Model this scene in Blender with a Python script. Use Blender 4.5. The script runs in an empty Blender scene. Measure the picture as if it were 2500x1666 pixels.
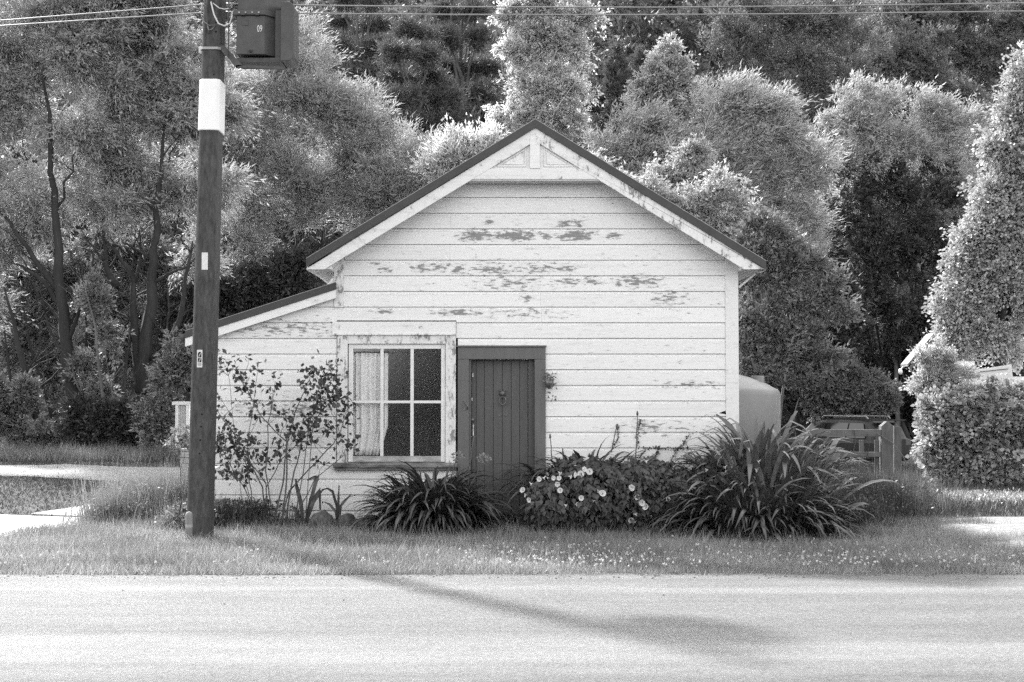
import bpy, math, random
import numpy as np
from mathutils import Vector, Matrix, Euler
R = math.radians
random.seed(7)
RNG = np.random.default_rng(11)

# ------------------------------------------------------------------ camera, light, exposure
scene = bpy.context.scene
F, CXP, CYP, EYE = 3400.0, 1250.0, 833.0, 1.7          # photograph pixels (2500 wide), eye height in metres
PITCH = math.atan(122.0 / F)                            # horizon lies at y = 955
cam_d = bpy.data.cameras.new('camera')
cam_d.sensor_width = 36.0
cam_d.lens = 36.0 * F / 2500.0
cam_d.clip_start = 0.1
cam_d.clip_end = 1000.0
cam = bpy.data.objects.new('camera', cam_d)
scene.collection.objects.link(cam)
cam.location = (0, 0, EYE)
cam.rotation_euler = (math.pi / 2 + PITCH, 0, 0)
scene.camera = cam

SUN_EL = R(38.0)
SUN_AZ = math.atan2(-0.565, 0.825)                        # behind the house, to the left
world = bpy.data.worlds.new('World')
scene.world = world
world.use_nodes = True
wn = world.node_tree.nodes
sky = wn.new('ShaderNodeTexSky')
sky.sky_type = 'NISHITA'
sky.sun_disc = False
sky.sun_elevation = SUN_EL
sky.sun_rotation = SUN_AZ
sky.dust_density = 3.0
grey = wn.new('ShaderNodeHueSaturation')                # black and white film
grey.inputs['Saturation'].default_value = 0.0
world.node_tree.links.new(sky.outputs[0], grey.inputs['Color'])
world.node_tree.links.new(grey.outputs[0], wn['Background'].inputs['Color'])
wn['Background'].inputs['Strength'].default_value = 0.15
sun_d = bpy.data.lights.new('sun', 'SUN')
sun_d.energy = 2.4
sun_d.angle = R(2.4)
sun_d.color = (1, 1, 1)
sun = bpy.data.objects.new('sun', sun_d)
scene.collection.objects.link(sun)
to_sun = Vector((math.sin(SUN_AZ) * math.cos(SUN_EL), math.cos(SUN_AZ) * math.cos(SUN_EL), math.sin(SUN_EL)))
sun.rotation_euler = (-to_sun).to_track_quat('-Z', 'Y').to_euler()
scene.view_settings.view_transform = 'Standard'
scene.view_settings.look = 'None'
scene.view_settings.exposure = 2.07
scene.view_settings.gamma = 1.0
scene.view_settings.use_curve_mapping = False
scene.cycles.use_denoising = False                       # the fine sampling grain stands in for film grain
scene.cycles.max_bounces = 5
scene.cycles.diffuse_bounces = 2
scene.cycles.transmission_bounces = 3
scene.cycles.sample_clamp_indirect = 4.0
scene.cycles.transparent_max_bounces = 12

# ------------------------------------------------------------------ pixel -> place
def ray(px, py):
    cx, cy = (px - CXP) / F, (CYP - py) / F
    return (cx, math.cos(PITCH) - cy * math.sin(PITCH), math.sin(PITCH) + cy * math.cos(PITCH))
def W(px, py, Y):                                       # the point of a pixel's ray at distance Y
    d = ray(px, py); t = Y / d[1]
    return Vector((t * d[0], Y, EYE + t * d[2]))
def G(px, py, z=0.0):                                   # the point of a pixel's ray on the ground
    d = ray(px, py); t = (z - EYE) / d[2]
    return Vector((t * d[0], t * d[1], z))

# ------------------------------------------------------------------ materials (black and white: all greys)
def new_mat(name):
    m = bpy.data.materials.new(name); m.use_nodes = True
    nt = m.node_tree
    return m, nt, nt.nodes['Principled BSDF']
def g3(v): return (v, v, v, 1)
def mat_plain(name, v, rough=0.7, var=0.25, scale=6.0, metal=0.0, bump=0.15, spec=0.4, stretch=(1, 1, 1), detail=6, bscale=None, coord='Object'):
    m, nt, b = new_mat(name)
    N, L = nt.nodes, nt.links
    tc = N.new('ShaderNodeTexCoord'); mp = N.new('ShaderNodeMapping')
    mp.inputs['Scale'].default_value = stretch
    L.new(tc.outputs[coord], mp.inputs[0])
    nz = N.new('ShaderNodeTexNoise'); nz.inputs['Scale'].default_value = scale; nz.inputs['Detail'].default_value = detail
    nz.inputs['Roughness'].default_value = 0.65
    L.new(mp.outputs[0], nz.inputs['Vector'])
    cr = N.new('ShaderNodeValToRGB')
    cr.color_ramp.elements[0].position = 0.3; cr.color_ramp.elements[1].position = 0.7
    cr.color_ramp.elements[0].color = g3(v * (1 - var)); cr.color_ramp.elements[1].color = g3(min(1, v * (1 + var)))
    L.new(nz.outputs[0], cr.inputs[0]); L.new(cr.outputs[0], b.inputs['Base Color'])
    b.inputs['Roughness'].default_value = rough; b.inputs['Metallic'].default_value = metal
    b.inputs['Specular IOR Level'].default_value = spec
    if bump:
        n2 = N.new('ShaderNodeTexNoise'); n2.inputs['Scale'].default_value = bscale or scale * 8; n2.inputs['Detail'].default_value = 4
        L.new(mp.outputs[0], n2.inputs['Vector'])
        bp = N.new('ShaderNodeBump'); bp.inputs['Strength'].default_value = bump; bp.inputs['Distance'].default_value = 0.01
        L.new(n2.outputs[0], bp.inputs['Height']); L.new(bp.outputs[0], b.inputs['Normal'])
    return m
def mat_leaf(name, v, var=0.45, trans=0.45, rough=0.55, spec=0.35):
    """leaf: diffuse and gloss on the face, light passing through; each leaf has its own tone"""
    m, nt, b = new_mat(name)
    N, L = nt.nodes, nt.links
    at = N.new('ShaderNodeAttribute'); at.attribute_name = 'tone'
    mr = N.new('ShaderNodeMapRange'); mr.inputs['To Min'].default_value = v * (1 - var); mr.inputs['To Max'].default_value = v * (1 + var)
    L.new(at.outputs['Fac'], mr.inputs['Value'])
    cb = N.new('ShaderNodeCombineColor')
    for i in range(3): L.new(mr.outputs[0], cb.inputs[i])
    L.new(cb.outputs[0], b.inputs['Base Color'])
    b.inputs['Roughness'].default_value = rough; b.inputs['Specular IOR Level'].default_value = spec
    tr = N.new('ShaderNodeBsdfTranslucent'); L.new(cb.outputs[0], tr.inputs['Color'])
    mx = N.new('ShaderNodeMixShader'); mx.inputs[0].default_value = trans
    L.new(b.outputs[0], mx.inputs[1]); L.new(tr.outputs[0], mx.inputs[2])
    L.new(mx.outputs[0], N['Material Output'].inputs[0])
    return m

M = {}
def build_materials():
    M['willow'] = mat_leaf('willow_leaf', 0.38, trans=0.36)
    M['willow_b'] = mat_leaf('bright_willow_leaf', 0.42, trans=0.36)
    M['poplar'] = mat_leaf('poplar_leaf', 0.58, trans=0.45, rough=0.4)
    M['birch'] = mat_leaf('birch_leaf', 0.44, trans=0.45, rough=0.45)
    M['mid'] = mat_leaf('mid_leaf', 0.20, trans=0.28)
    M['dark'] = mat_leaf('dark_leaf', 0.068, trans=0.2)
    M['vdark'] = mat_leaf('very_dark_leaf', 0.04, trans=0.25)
    M['pine'] = mat_leaf('pine_needle', 0.13, trans=0.25)
    M['ivy'] = mat_leaf('ivy_leaf', 0.42, trans=0.35, rough=0.38, spec=0.6)
    M['hedge'] = mat_leaf('hedge_leaf', 0.38, trans=0.35, rough=0.36, spec=0.6)
    M['feather'] = mat_leaf('feathery_leaf', 0.46, trans=0.5)
    M['wood_far'] = mat_leaf('hillside_leaf', 0.13, trans=0.3)
    M['strap'] = mat_leaf('strap_leaf', 0.06, trans=0.16, rough=0.34, spec=0.55, var=0.3)
    M['strap_b'] = mat_leaf('broad_strap_leaf', 0.16, trans=0.2, rough=0.38, spec=0.55, var=0.3)
    M['bind'] = mat_leaf('bindweed_leaf', 0.075, trans=0.25, rough=0.45)
    M['rose'] = mat_leaf('rose_leaf', 0.06, trans=0.2, rough=0.4)
    M['weed'] = mat_leaf('weed_leaf', 0.19, trans=0.4)
    M['grass'] = mat_leaf('grass_blade', 0.245, trans=0.42, rough=0.5, var=0.5)
    M['lawn'] = mat_leaf('lawn_blade', 0.06, trans=0.35, rough=0.55, var=0.4)
    M['petal'] = mat_leaf('white_petal', 0.78, trans=0.35, var=0.08, rough=0.6)
    M['clover'] = mat_leaf('clover_petal', 0.60, trans=0.3, var=0.2)
    M['umbel'] = mat_leaf('umbel_petal', 0.30, trans=0.4, var=0.3)
    M['bark'] = mat_plain('dark_bark', 0.028, 0.9, 0.45, 5, bump=0.6, stretch=(1, 1, 0.25))
    M['bark_m'] = mat_plain('grey_bark', 0.10, 0.9, 0.45, 5, bump=0.6, stretch=(1, 1, 0.25))
    M['birch_bark'] = mat_plain('pale_birch_bark', 0.55, 0.8, 0.3, 7, bump=0.2, stretch=(1, 1, 2))
    M['stem'] = mat_plain('green_stem', 0.09, 0.7, 0.3, 20, bump=0.1)
    M['soil'] = mat_plain('ground_soil', 0.07, 0.95, 0.4, 3, bump=0.5)
    M['concrete'] = mat_plain('pale_concrete', 0.36, 0.85, 0.12, 4, bump=0.12)
    M['gravel'] = mat_plain('pale_gravel', 0.19, 0.95, 0.35, 9, bump=0.8, bscale=40)
    M['stone'] = mat_plain('garden_stone', 0.08, 0.9, 0.7, 14, bump=0.7)
    M['footing'] = mat_plain('rough_concrete_footing', 0.12, 0.9, 0.4, 10, bump=0.5)
    M['block'] = mat_plain('concrete_block', 0.22, 0.9, 0.2, 12, bump=0.4)
    M['pole'] = mat_plain('weathered_pole_concrete', 0.054, 0.75, 0.6, 26, bump=0.6, stretch=(1, 1, 0.3), bscale=110, detail=12, spec=0.35)
    M['sleeve'] = mat_plain('white_sleeve', 0.80, 0.6, 0.05, 5, bump=0.05)
    M['label'] = mat_plain('white_label', 0.62, 0.5, 0.06, 30, bump=0)
    M['ink'] = mat_plain('black_ink', 0.02, 0.6, 0.1, 10, bump=0)
    M['hole'] = mat_plain('dark_hole', 0.006, 0.9, 0.1, 10, bump=0)
    M['steel'] = mat_plain('galvanised_steel', 0.30, 0.5, 0.2, 12, bump=0.1, metal=0.4)
    M['dsteel'] = mat_plain('dull_dark_steel', 0.06, 0.6, 0.3, 12, bump=0.15)
    M['tank_paint'] = mat_plain('transformer_paint', 0.062, 0.55, 0.2, 8, bump=0.1)
    M['cable'] = mat_plain('aluminium_cable', 0.22, 0.45, 0.15, 30, bump=0, metal=0.3)
    M['wire_w'] = mat_plain('pale_lead', 0.55, 0.5, 0.1, 20, bump=0)
    M['roof_metal'] = mat_plain('painted_roof_metal', 0.045, 0.5, 0.2, 6, bump=0.1)
    M['corr'] = mat_plain('corrugated_roof', 0.10, 0.55, 0.2, 4, bump=0.1)
    M['soffit'] = mat_plain('painted_soffit', 0.55, 0.7, 0.1, 6, bump=0.1)
    M['door'] = mat_plain('door_paint', 0.085, 0.6, 0.14, 14, bump=0.12, stretch=(1, 1, 0.12))
    M['door_frame'] = mat_plain('door_frame_paint', 0.115, 0.6, 0.14, 14, bump=0.12, stretch=(1, 1, 0.15))
    M['brass'] = mat_plain('tarnished_metal', 0.15, 0.4, 0.3, 30, bump=0.1, metal=0.5)
    M['bright'] = mat_plain('bright_metal', 0.75, 0.35, 0.1, 20, bump=0, metal=0.3)
    M['curtain'] = mat_plain('curtain_cloth', 0.86, 0.9, 0.06, 20, bump=0.05, spec=0.1)
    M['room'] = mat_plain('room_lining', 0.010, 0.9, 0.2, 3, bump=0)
    M['tankp'] = mat_plain('tank_plastic', 0.21, 0.45, 0.08, 3, bump=0.05)
    M['timber'] = mat_plain('weathered_timber', 0.12, 0.85, 0.4, 10, bump=0.5, stretch=(0.2, 1, 1))
    M['timber_v'] = mat_plain('weathered_post_timber', 0.10, 0.85, 0.45, 10, bump=0.5, stretch=(1, 1, 0.2))
    M['fence'] = mat_plain('fence_sheet', 0.30, 0.7, 0.15, 5, bump=0.1)
    M['fence_l'] = mat_plain('fence_post_paint', 0.45, 0.7, 0.15, 5, bump=0.1)
    M['shed_w'] = mat_plain('shed_wall_paint', 0.65, 0.7, 0.1, 5, bump=0.1)
    M['car'] = mat_plain('car_paint', 0.016, 0.45, 0.1, 3, bump=0, spec=0.3)
    M['car'].node_tree.nodes['Principled BSDF'].inputs['Coat Weight'].default_value = 0.15
    M['tyre'] = mat_plain('tyre_rubber', 0.02, 0.9, 0.2, 10, bump=0.2)
    M['rim'] = mat_plain('alloy_rim', 0.35, 0.4, 0.15, 10, bump=0, metal=0.6)
    M['lamp'] = mat_plain('tail_lamp', 0.10, 0.2, 0.1, 10, bump=0)
    m, nt, b = new_mat('dark_glass'); b.inputs['Base Color'].default_value = g3(0.015); b.inputs['Roughness'].default_value = 0.06; M['carglass'] = m
    # window glass: see-through with a real mirror share
    m, nt, b = new_mat('window_glass'); N, L = nt.nodes, nt.links
    tr = N.new('ShaderNodeBsdfTransparent'); tr.inputs[0].default_value = g3(0.95)
    gl = N.new('ShaderNodeBsdfGlossy'); gl.inputs['Roughness'].default_value = 0.02; gl.inputs['Color'].default_value = g3(0.9)
    lw = N.new('ShaderNodeLayerWeight'); lw.inputs[0].default_value = 0.5
    pw = N.new('ShaderNodeMath'); pw.operation = 'POWER'; L.new(lw.outputs['Facing'], pw.inputs[0]); pw.inputs[1].default_value = 5.0
    fr = N.new('ShaderNodeMapRange'); fr.inputs['To Min'].default_value = 0.025; L.new(pw.outputs[0], fr.inputs['Value'])
    nz = N.new('ShaderNodeTexNoise'); nz.inputs['Scale'].default_value = 5.0
    bp = N.new('ShaderNodeBump'); bp.inputs['Strength'].default_value = 0.03; bp.inputs['Distance'].default_value = 0.02
    L.new(nz.outputs[0], bp.inputs['Height']); L.new(bp.outputs[0], gl.inputs['Normal'])
    mx = N.new('ShaderNodeMixShader'); L.new(fr.outputs[0], mx.inputs[0]); L.new(tr.outputs[0], mx.inputs[1]); L.new(gl.outputs[0], mx.inputs[2])
    L.new(mx.outputs[0], N['Material Output'].inputs[0]); M['glass'] = m
build_materials()

HY = 17.8                                               # distance of the front wall
def hx(px, py=955.0): return W(px, py, HY).x
def hz(py): return W(1250, py, HY).z

def paint_material(name, patches, base=0.74, dirt=True, peel_bias=0.0, zstretch=(10.0, 10.0, 34.0)):
    """old white paint: flaked off in given places down to grey timber, grimy streaks, board to board tone"""
    m, nt, b = new_mat(name); N, L = nt.nodes, nt.links
    geo = N.new('ShaderNodeNewGeometry')
    def noise(scale, detail, stretch, rough=0.6):
        mp = N.new('ShaderNodeMapping'); mp.inputs['Scale'].default_value = stretch; L.new(geo.outputs['Position'], mp.inputs[0])
        n = N.new('ShaderNodeTexNoise'); n.inputs['Scale'].default_value = scale; n.inputs['Detail'].default_value = detail; n.inputs['Roughness'].default_value = rough
        L.new(mp.outputs[0], n.inputs['Vector']); return n.outputs[0]
    def math_n(op, a, c=None, clamp=False):
        n = N.new('ShaderNodeMath'); n.operation = op; n.use_clamp = clamp
        for i, v in enumerate((a, c)):
            if v is None: continue
            if isinstance(v, (int, float)): n.inputs[i].default_value = v
            else: L.new(v, n.inputs[i])
        return n.outputs[0]
    acc = None
    for (px, py, rx, ry, st) in patches:
        c = W(px, py, HY)
        s = N.new('ShaderNodeVectorMath'); s.operation = 'SUBTRACT'; L.new(geo.outputs['Position'], s.inputs[0]); s.inputs[1].default_value = c
        k = N.new('ShaderNodeVectorMath'); k.operation = 'MULTIPLY'; L.new(s.outputs[0], k.inputs[0])
        k.inputs[1].default_value = (1 / (rx * HY / F), 0, 1 / (ry * HY / F))
        ln = N.new('ShaderNodeVectorMath'); ln.operation = 'LENGTH'; L.new(k.outputs[0], ln.inputs[0])
        q = math_n('MULTIPLY', math_n('SUBTRACT', 1.25, ln.outputs['Value']), st)
        acc = q if acc is None else math_n('MAXIMUM', acc, q)
    n1 = noise(1.0, 9, zstretch, 0.72)
    if acc is None: acc = math_n('ADD', peel_bias, 0.0)
    else: acc = math_n('MAXIMUM', acc, peel_bias - 0.6)
    v = math_n('ADD', math_n('MULTIPLY', acc, 0.66), math_n('MULTIPLY', math_n('SUBTRACT', n1, 0.5), 5.2))
    peel = math_n('MULTIPLY', math_n('SUBTRACT', v, 0.34), 7.0, True)
    n2 = noise(1.0, 6, (1.4, 1.4, 22), 0.6)
    grime = math_n('MULTIPLY', math_n('SUBTRACT', n2, 0.53), 2.2, True)
    oi = N.new('ShaderNodeObjectInfo')
    tone = math_n('ADD', base - 0.05, math_n('MULTIPLY', oi.outputs['Random'], 0.045))
    tone = math_n('SUBTRACT', tone, math_n('MULTIPLY', grime, 0.22))
    faint = math_n('MULTIPLY', math_n('SUBTRACT', v, -0.15), 1.6, True)
    tone = math_n('SUBTRACT', tone, math_n('MULTIPLY', faint, 0.16))
    n3 = noise(40.0, 3, (1, 1, 1), 0.5)
    tone = math_n('ADD', tone, math_n('MULTIPLY', math_n('SUBTRACT', n3, 0.5), 0.10))
    n4 = noise(1.0, 5, (5, 5, 70), 0.6)
    wood = math_n('ADD', 0.12, math_n('MULTIPLY', n4, 0.24))
    mix = N.new('ShaderNodeMix'); mix.data_type = 'FLOAT'
    L.new(peel, mix.inputs[0]); L.new(tone, mix.inputs[2]); L.new(wood, mix.inputs[3])
    cb = N.new('ShaderNodeCombineColor')
    for i in range(3): L.new(mix.outputs[0], cb.inputs[i])
    L.new(cb.outputs[0], b.inputs['Base Color'])
    b.inputs['Roughness'].default_value = 0.6; b.inputs['Specular IOR Level'].default_value = 0.3
    bp = N.new('ShaderNodeBump'); bp.inputs['Strength'].default_value = 0.35; bp.inputs['Distance'].default_value = 0.004
    h = math_n('ADD', math_n('MULTIPLY', peel, -1.0), math_n('MULTIPLY', n2, 0.6))
    L.new(h, bp.inputs['Height']); L.new(bp.outputs[0], b.inputs['Normal'])
    return m
PATCH = [(1167, 576, 46, 13, 1.5), (1259, 577, 52, 13, 1.5), (1405, 576, 50, 13, 1.5), (1500, 578, 17, 9, 1.2), (1330, 576, 22, 8, 0.9),
         (1194, 544, 9, 6, 1.1), (1378, 544, 16, 6, 1.0), (1412, 543, 18, 6, 1.0), (1385, 552, 40, 3, 0.9),
         (920, 646, 8, 5, 1.1), (941, 660, 14, 7, 1.1), (1027, 655, 22, 12, 0.95), (1068, 652, 26, 12, 0.9), (1118, 658, 18, 11, 1.1),
         (1206, 658, 60, 14, 0.75), (1312, 654, 45, 12, 0.8), (1378, 657, 28, 9, 0.95), (1384, 690, 30, 8, 1.0), (1443, 687, 25, 10, 1.1),
         (1556, 688, 48, 14, 1.15), (1510, 694, 16, 8, 1.0), (1286, 729, 17, 9, 1.3), (1640, 728, 34, 13, 0.7), (940, 760, 28, 5, 1.1),
         (1118, 764, 50, 8, 1.2), (1290, 768, 70, 9, 0.6), (700, 803, 110, 15, 0.62), (700, 1003, 90, 18, 0.55), (1250, 690, 60, 12, 0.6),
         (1300, 760, 24, 6, 0.7), (1600, 1045, 60, 12, 0.5), (1700, 940, 60, 7, 0.55), (560, 770, 40, 8, 0.5)]
PATCH = [(a, b, c, d, e * (.82 if b > 600 else 1)) for a, b, c, d, e in PATCH]
M['board'] = paint_material('old_white_board_paint', PATCH, base=0.80)
M['trim'] = paint_material('old_white_trim_paint', [], base=0.76, peel_bias=-0.55, zstretch=(9, 9, 9))
M['sill'] = mat_plain('weathered_sill_timber', 0.16, 0.85, 0.75, 9, bump=0.5, stretch=(0.5, 1, 3))
M['rail'] = mat_plain('grimy_sash_rail', 0.36, 0.8, 0.45, 10, bump=0.3, stretch=(0.6, 1, 2))
M['trim_worn'] = paint_material('worn_white_trim_paint', [], base=0.74, peel_bias=0.0, zstretch=(14, 14, 7))

# ------------------------------------------------------------------ mesh helpers
COL = scene.collection
class MB:
    def __init__(s): s.v = []; s.f = []
    def add(s, vs, fs):
        o = len(s.v); s.v += [tuple(v) for v in vs]; s.f += [tuple(i + o for i in f) for f in fs]; return s
    def box(s, a, b):
        (x0, y0, z0), (x1, y1, z1) = [tuple(map(min, a, b)), tuple(map(max, a, b))]
        vs = [(x, y, z) for z in (z0, z1) for y in (y0, y1) for x in (x0, x1)]
        return s.add(vs, [(0, 2, 3, 1), (4, 5, 7, 6), (0, 1, 5, 4), (2, 6, 7, 3), (0, 4, 6, 2), (1, 3, 7, 5)])
    def prism(s, poly, dvec):                           # closed polygon swept along dvec
        n = len(poly); d = Vector(dvec); p = [Vector(q) for q in poly]
        vs = p + [q + d for q in p]
        return s.add(vs, [tuple(range(n)), tuple(range(2 * n - 1, n - 1, -1))] + [(i, i + n, (i + 1) % n + n, (i + 1) % n) for i in range(n)])
    def tube(s, path, radii, n=6, cap=True):
        path = [Vector(p) for p in path]
        if isinstance(radii, (int, float)): radii = [radii] * len(path)
        rings = []; o = len(s.v)
        up = Vector((0.13, 0.21, 0.97))
        for i, p in enumerate(path):
            t = (path[min(i + 1, len(path) - 1)] - path[max(i - 1, 0)]).normalized()
            a = t.cross(up)
            if a.length < 0.05: a = t.cross(Vector((1, 0, 0)))
            a.normalize(); b = t.cross(a)
            for k in range(n):
                w = 2 * math.pi * k / n
                s.v.append(tuple(p + (a * math.cos(w) + b * math.sin(w)) * radii[i]))
        for i in range(len(path) - 1):
            for k in range(n):
                q = (k + 1) % n
                s.f.append((o + i * n + k, o + i * n + q, o + (i + 1) * n + q, o + (i + 1) * n + k))
        if cap:
            s.f.append(tuple(o + k for k in range(n - 1, -1, -1))); s.f.append(tuple(o + (len(path) - 1) * n + k for k in range(n)))
        return s
    def lathe(s, prof, c=(0, 0, 0), n=16, axis='Z'):
        o = len(s.v); c = Vector(c)
        for (r, h) in prof:
            for k in range(n):
                w = 2 * math.pi * k / n; x, y = r * math.cos(w), r * math.sin(w)
                s.v.append(tuple(c + (Vector((x, y, h)) if axis == 'Z' else Vector((x, h, y)) if axis == 'Y' else Vector((h, x, y)))))
        for i in range(len(prof) - 1):
            for k in range(n):
                q = (k + 1) % n
                s.f.append((o + i * n + k, o + i * n + q, o + (i + 1) * n + q, o + (i + 1) * n + k))
        return s
    def mesh(s, name, mat, smooth=False):
        me = bpy.data.meshes.new(name); me.from_pydata(s.v, [], s.f); me.update()
        if mat is not None: me.materials.append(M[mat] if isinstance(mat, str) else mat)
        if smooth: me.polygons.foreach_set('use_smooth', [True] * len(me.polygons))
        return me
    def build(s, name, mat, parent=None, smooth=False, bevel=0):
        return link(name, s.mesh(name, mat, smooth), parent, bevel)
def link(name, me, parent=None, bevel=0):
    o = bpy.data.objects.new(name, me); COL.objects.link(o)
    if parent is not None:
        o.parent = parent
        o.matrix_parent_inverse = Matrix.Translation(-parent_world(parent)) if parent_world(parent).length > 0 else Matrix()
    if bevel:
        b = o.modifiers.new('bevel', 'BEVEL'); b.width = bevel; b.segments = 2; b.limit_method = 'ANGLE'
    return o
def parent_world(p):
    v = Vector(p.location) if not p.parent else Vector((0, 0, 0))
    return v
def tag(o, label=None, cat=None, group=None, kind=None):
    if label: o['label'] = label
    if cat: o['category'] = cat
    if group: o['group'] = group
    if kind: o['kind'] = kind
    return o
def thing(name, loc, label, cat, group=None):           # an Empty at the thing's base; parts keep world coordinates
    o = bpy.data.objects.new(name, None); o.empty_display_size = 0.1; COL.objects.link(o); o.location = loc
    return tag(o, label, cat, group)
def text_mesh(name, s, size, mat, extrude=0.001):
    cu = bpy.data.curves.new(name, 'FONT'); cu.body = s; cu.size = size; cu.extrude = extrude; cu.align_x = 'CENTER'; cu.align_y = 'CENTER'
    t = bpy.data.objects.new(name, cu); COL.objects.link(t)
    bpy.context.view_layer.update()
    me = bpy.data.meshes.new_from_object(t.evaluated_get(bpy.context.evaluated_depsgraph_get()))
    bpy.data.objects.remove(t); me.name = name; me.materials.clear(); me.materials.append(M[mat]); return me

# numpy leaf meshes: each leaf a diamond of two triangles with its own tone
def quads_mesh(name, V, tone, mat):
    n = len(V)
    me = bpy.data.meshes.new(name)
    me.vertices.add(n * 4); me.vertices.foreach_set('co', V.reshape(-1).astype(np.float32))
    me.loops.add(n * 4); me.loops.foreach_set('vertex_index', np.arange(n * 4, dtype=np.int32))
    me.polygons.add(n); me.polygons.foreach_set('loop_start', np.arange(0, n * 4, 4, dtype=np.int32))
    me.update(calc_edges=True)
    a = me.attributes.new('tone', 'FLOAT', 'FACE'); a.data.foreach_set('value', tone.astype(np.float32))
    me.materials.append(M[mat]); return me
def tris_mesh(name, V, tone, mat):
    n = len(V)
    me = bpy.data.meshes.new(name)
    me.vertices.add(n * 3); me.vertices.foreach_set('co', V.reshape(-1).astype(np.float32))
    me.loops.add(n * 3); me.loops.foreach_set('vertex_index', np.arange(n * 3, dtype=np.int32))
    me.polygons.add(n); me.polygons.foreach_set('loop_start', np.arange(0, n * 3, 3, dtype=np.int32))
    me.update(calc_edges=True)
    a = me.attributes.new('tone', 'FLOAT', 'FACE'); a.data.foreach_set('value', tone.astype(np.float32))
    me.materials.append(M[mat]); return me
def unit(a): return a / np.maximum(np.linalg.norm(a, axis=-1, keepdims=True), 1e-6)
def rand_dir(n): return unit(RNG.normal(size=(n, 3)))
def leaves(base, d, nrm, Lw, Ww, shape=0.5):
    """diamonds from base points along d, facing nrm"""
    w = unit(np.cross(d, nrm))
    L_ = Lw[:, None]; W_ = Ww[:, None]
    return np.stack([base, base + d * L_ * shape + w * W_ / 2, base + d * L_, base + d * L_ * shape - w * W_ / 2], axis=1)

def terrain(x, y):
    x = np.asarray(x, float); y = np.asarray(y, float)
    y0 = 47 + 11 / (1 + np.exp(-(x - 5) / 2.0))
    s = np.maximum(0, y - y0)
    h = 0.52 * (np.sqrt(s * s + 16) - 4)
    h = h + np.where(s > 0, (np.sin(x * 0.21 + y * 0.13) + np.sin(x * 0.09 - y * 0.17 + 2)) * np.minimum(s, 10) * 0.05, 0)
    dip = -0.85 * np.exp(-((x - 12.5) / 6.0) ** 2 - ((y - 44) / 9.0) ** 2)
    return h + dip * (y > 25)

# ------------------------------------------------------------------ ground, road, paths
def grid_mesh(name, xs, ys, zf, mat):
    X, Y = np.meshgrid(xs, ys); Z = zf(X, Y)
    V = np.stack([X, Y, Z], -1).reshape(-1, 3); nx, ny = len(xs), len(ys)
    f = [(j * nx + i, j * nx + i + 1, (j + 1) * nx + i + 1, (j + 1) * nx + i) for j in range(ny - 1) for i in range(nx - 1)]
    me = bpy.data.meshes.new(name); me.from_pydata(V.tolist(), [], f); me.update(); me.materials.append(M[mat] if isinstance(mat, str) else mat)
    me.polygons.foreach_set('use_smooth', [True] * len(me.polygons)); return me
def ground_material():
    m, nt, b = new_mat('grassy_soil'); N, L = nt.nodes, nt.links
    geo = N.new('ShaderNodeNewGeometry')
    n1 = N.new('ShaderNodeTexNoise'); n1.inputs['Scale'].default_value = 1.2; n1.inputs['Detail'].default_value = 8; L.new(geo.outputs['Position'], n1.inputs['Vector'])
    n2 = N.new('ShaderNodeTexNoise'); n2.inputs['Scale'].default_value = 30; n2.inputs['Detail'].default_value = 6; L.new(geo.outputs['Position'], n2.inputs['Vector'])
    ad = N.new('ShaderNodeMath'); ad.operation = 'ADD'; L.new(n1.outputs[0], ad.inputs[0]); L.new(n2.outputs[0], ad.inputs[1])
    cr = N.new('ShaderNodeMapRange'); cr.inputs['From Min'].default_value = 0.7; cr.inputs['From Max'].default_value = 1.3; cr.inputs['To Min'].default_value = 0.035; cr.inputs['To Max'].default_value = 0.10
    L.new(ad.outputs[0], cr.inputs['Value']); cb = N.new('ShaderNodeCombineColor')
    for i in range(3): L.new(cr.outputs[0], cb.inputs[i])
    L.new(cb.outputs[0], b.inputs['Base Color']); b.inputs['Roughness'].default_value = 0.95; b.inputs['Specular IOR Level'].default_value = 0.1
    bp = N.new('ShaderNodeBump'); bp.inputs['Strength'].default_value = 0.8; bp.inputs['Distance'].default_value = 0.03
    L.new(n2.outputs[0], bp.inputs['Height']); L.new(bp.outputs[0], b.inputs['Normal']); return m
xs = np.concatenate([np.linspace(-260, -70, 12), np.linspace(-60, 60, 121), np.linspace(70, 260, 12)])
ys = np.concatenate([np.linspace(-60, 20, 17), np.linspace(21, 160, 140), np.linspace(170, 300, 8)])
tag(link('ground', grid_mesh('ground', xs, ys, terrain, ground_material())), kind='structure')

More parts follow.
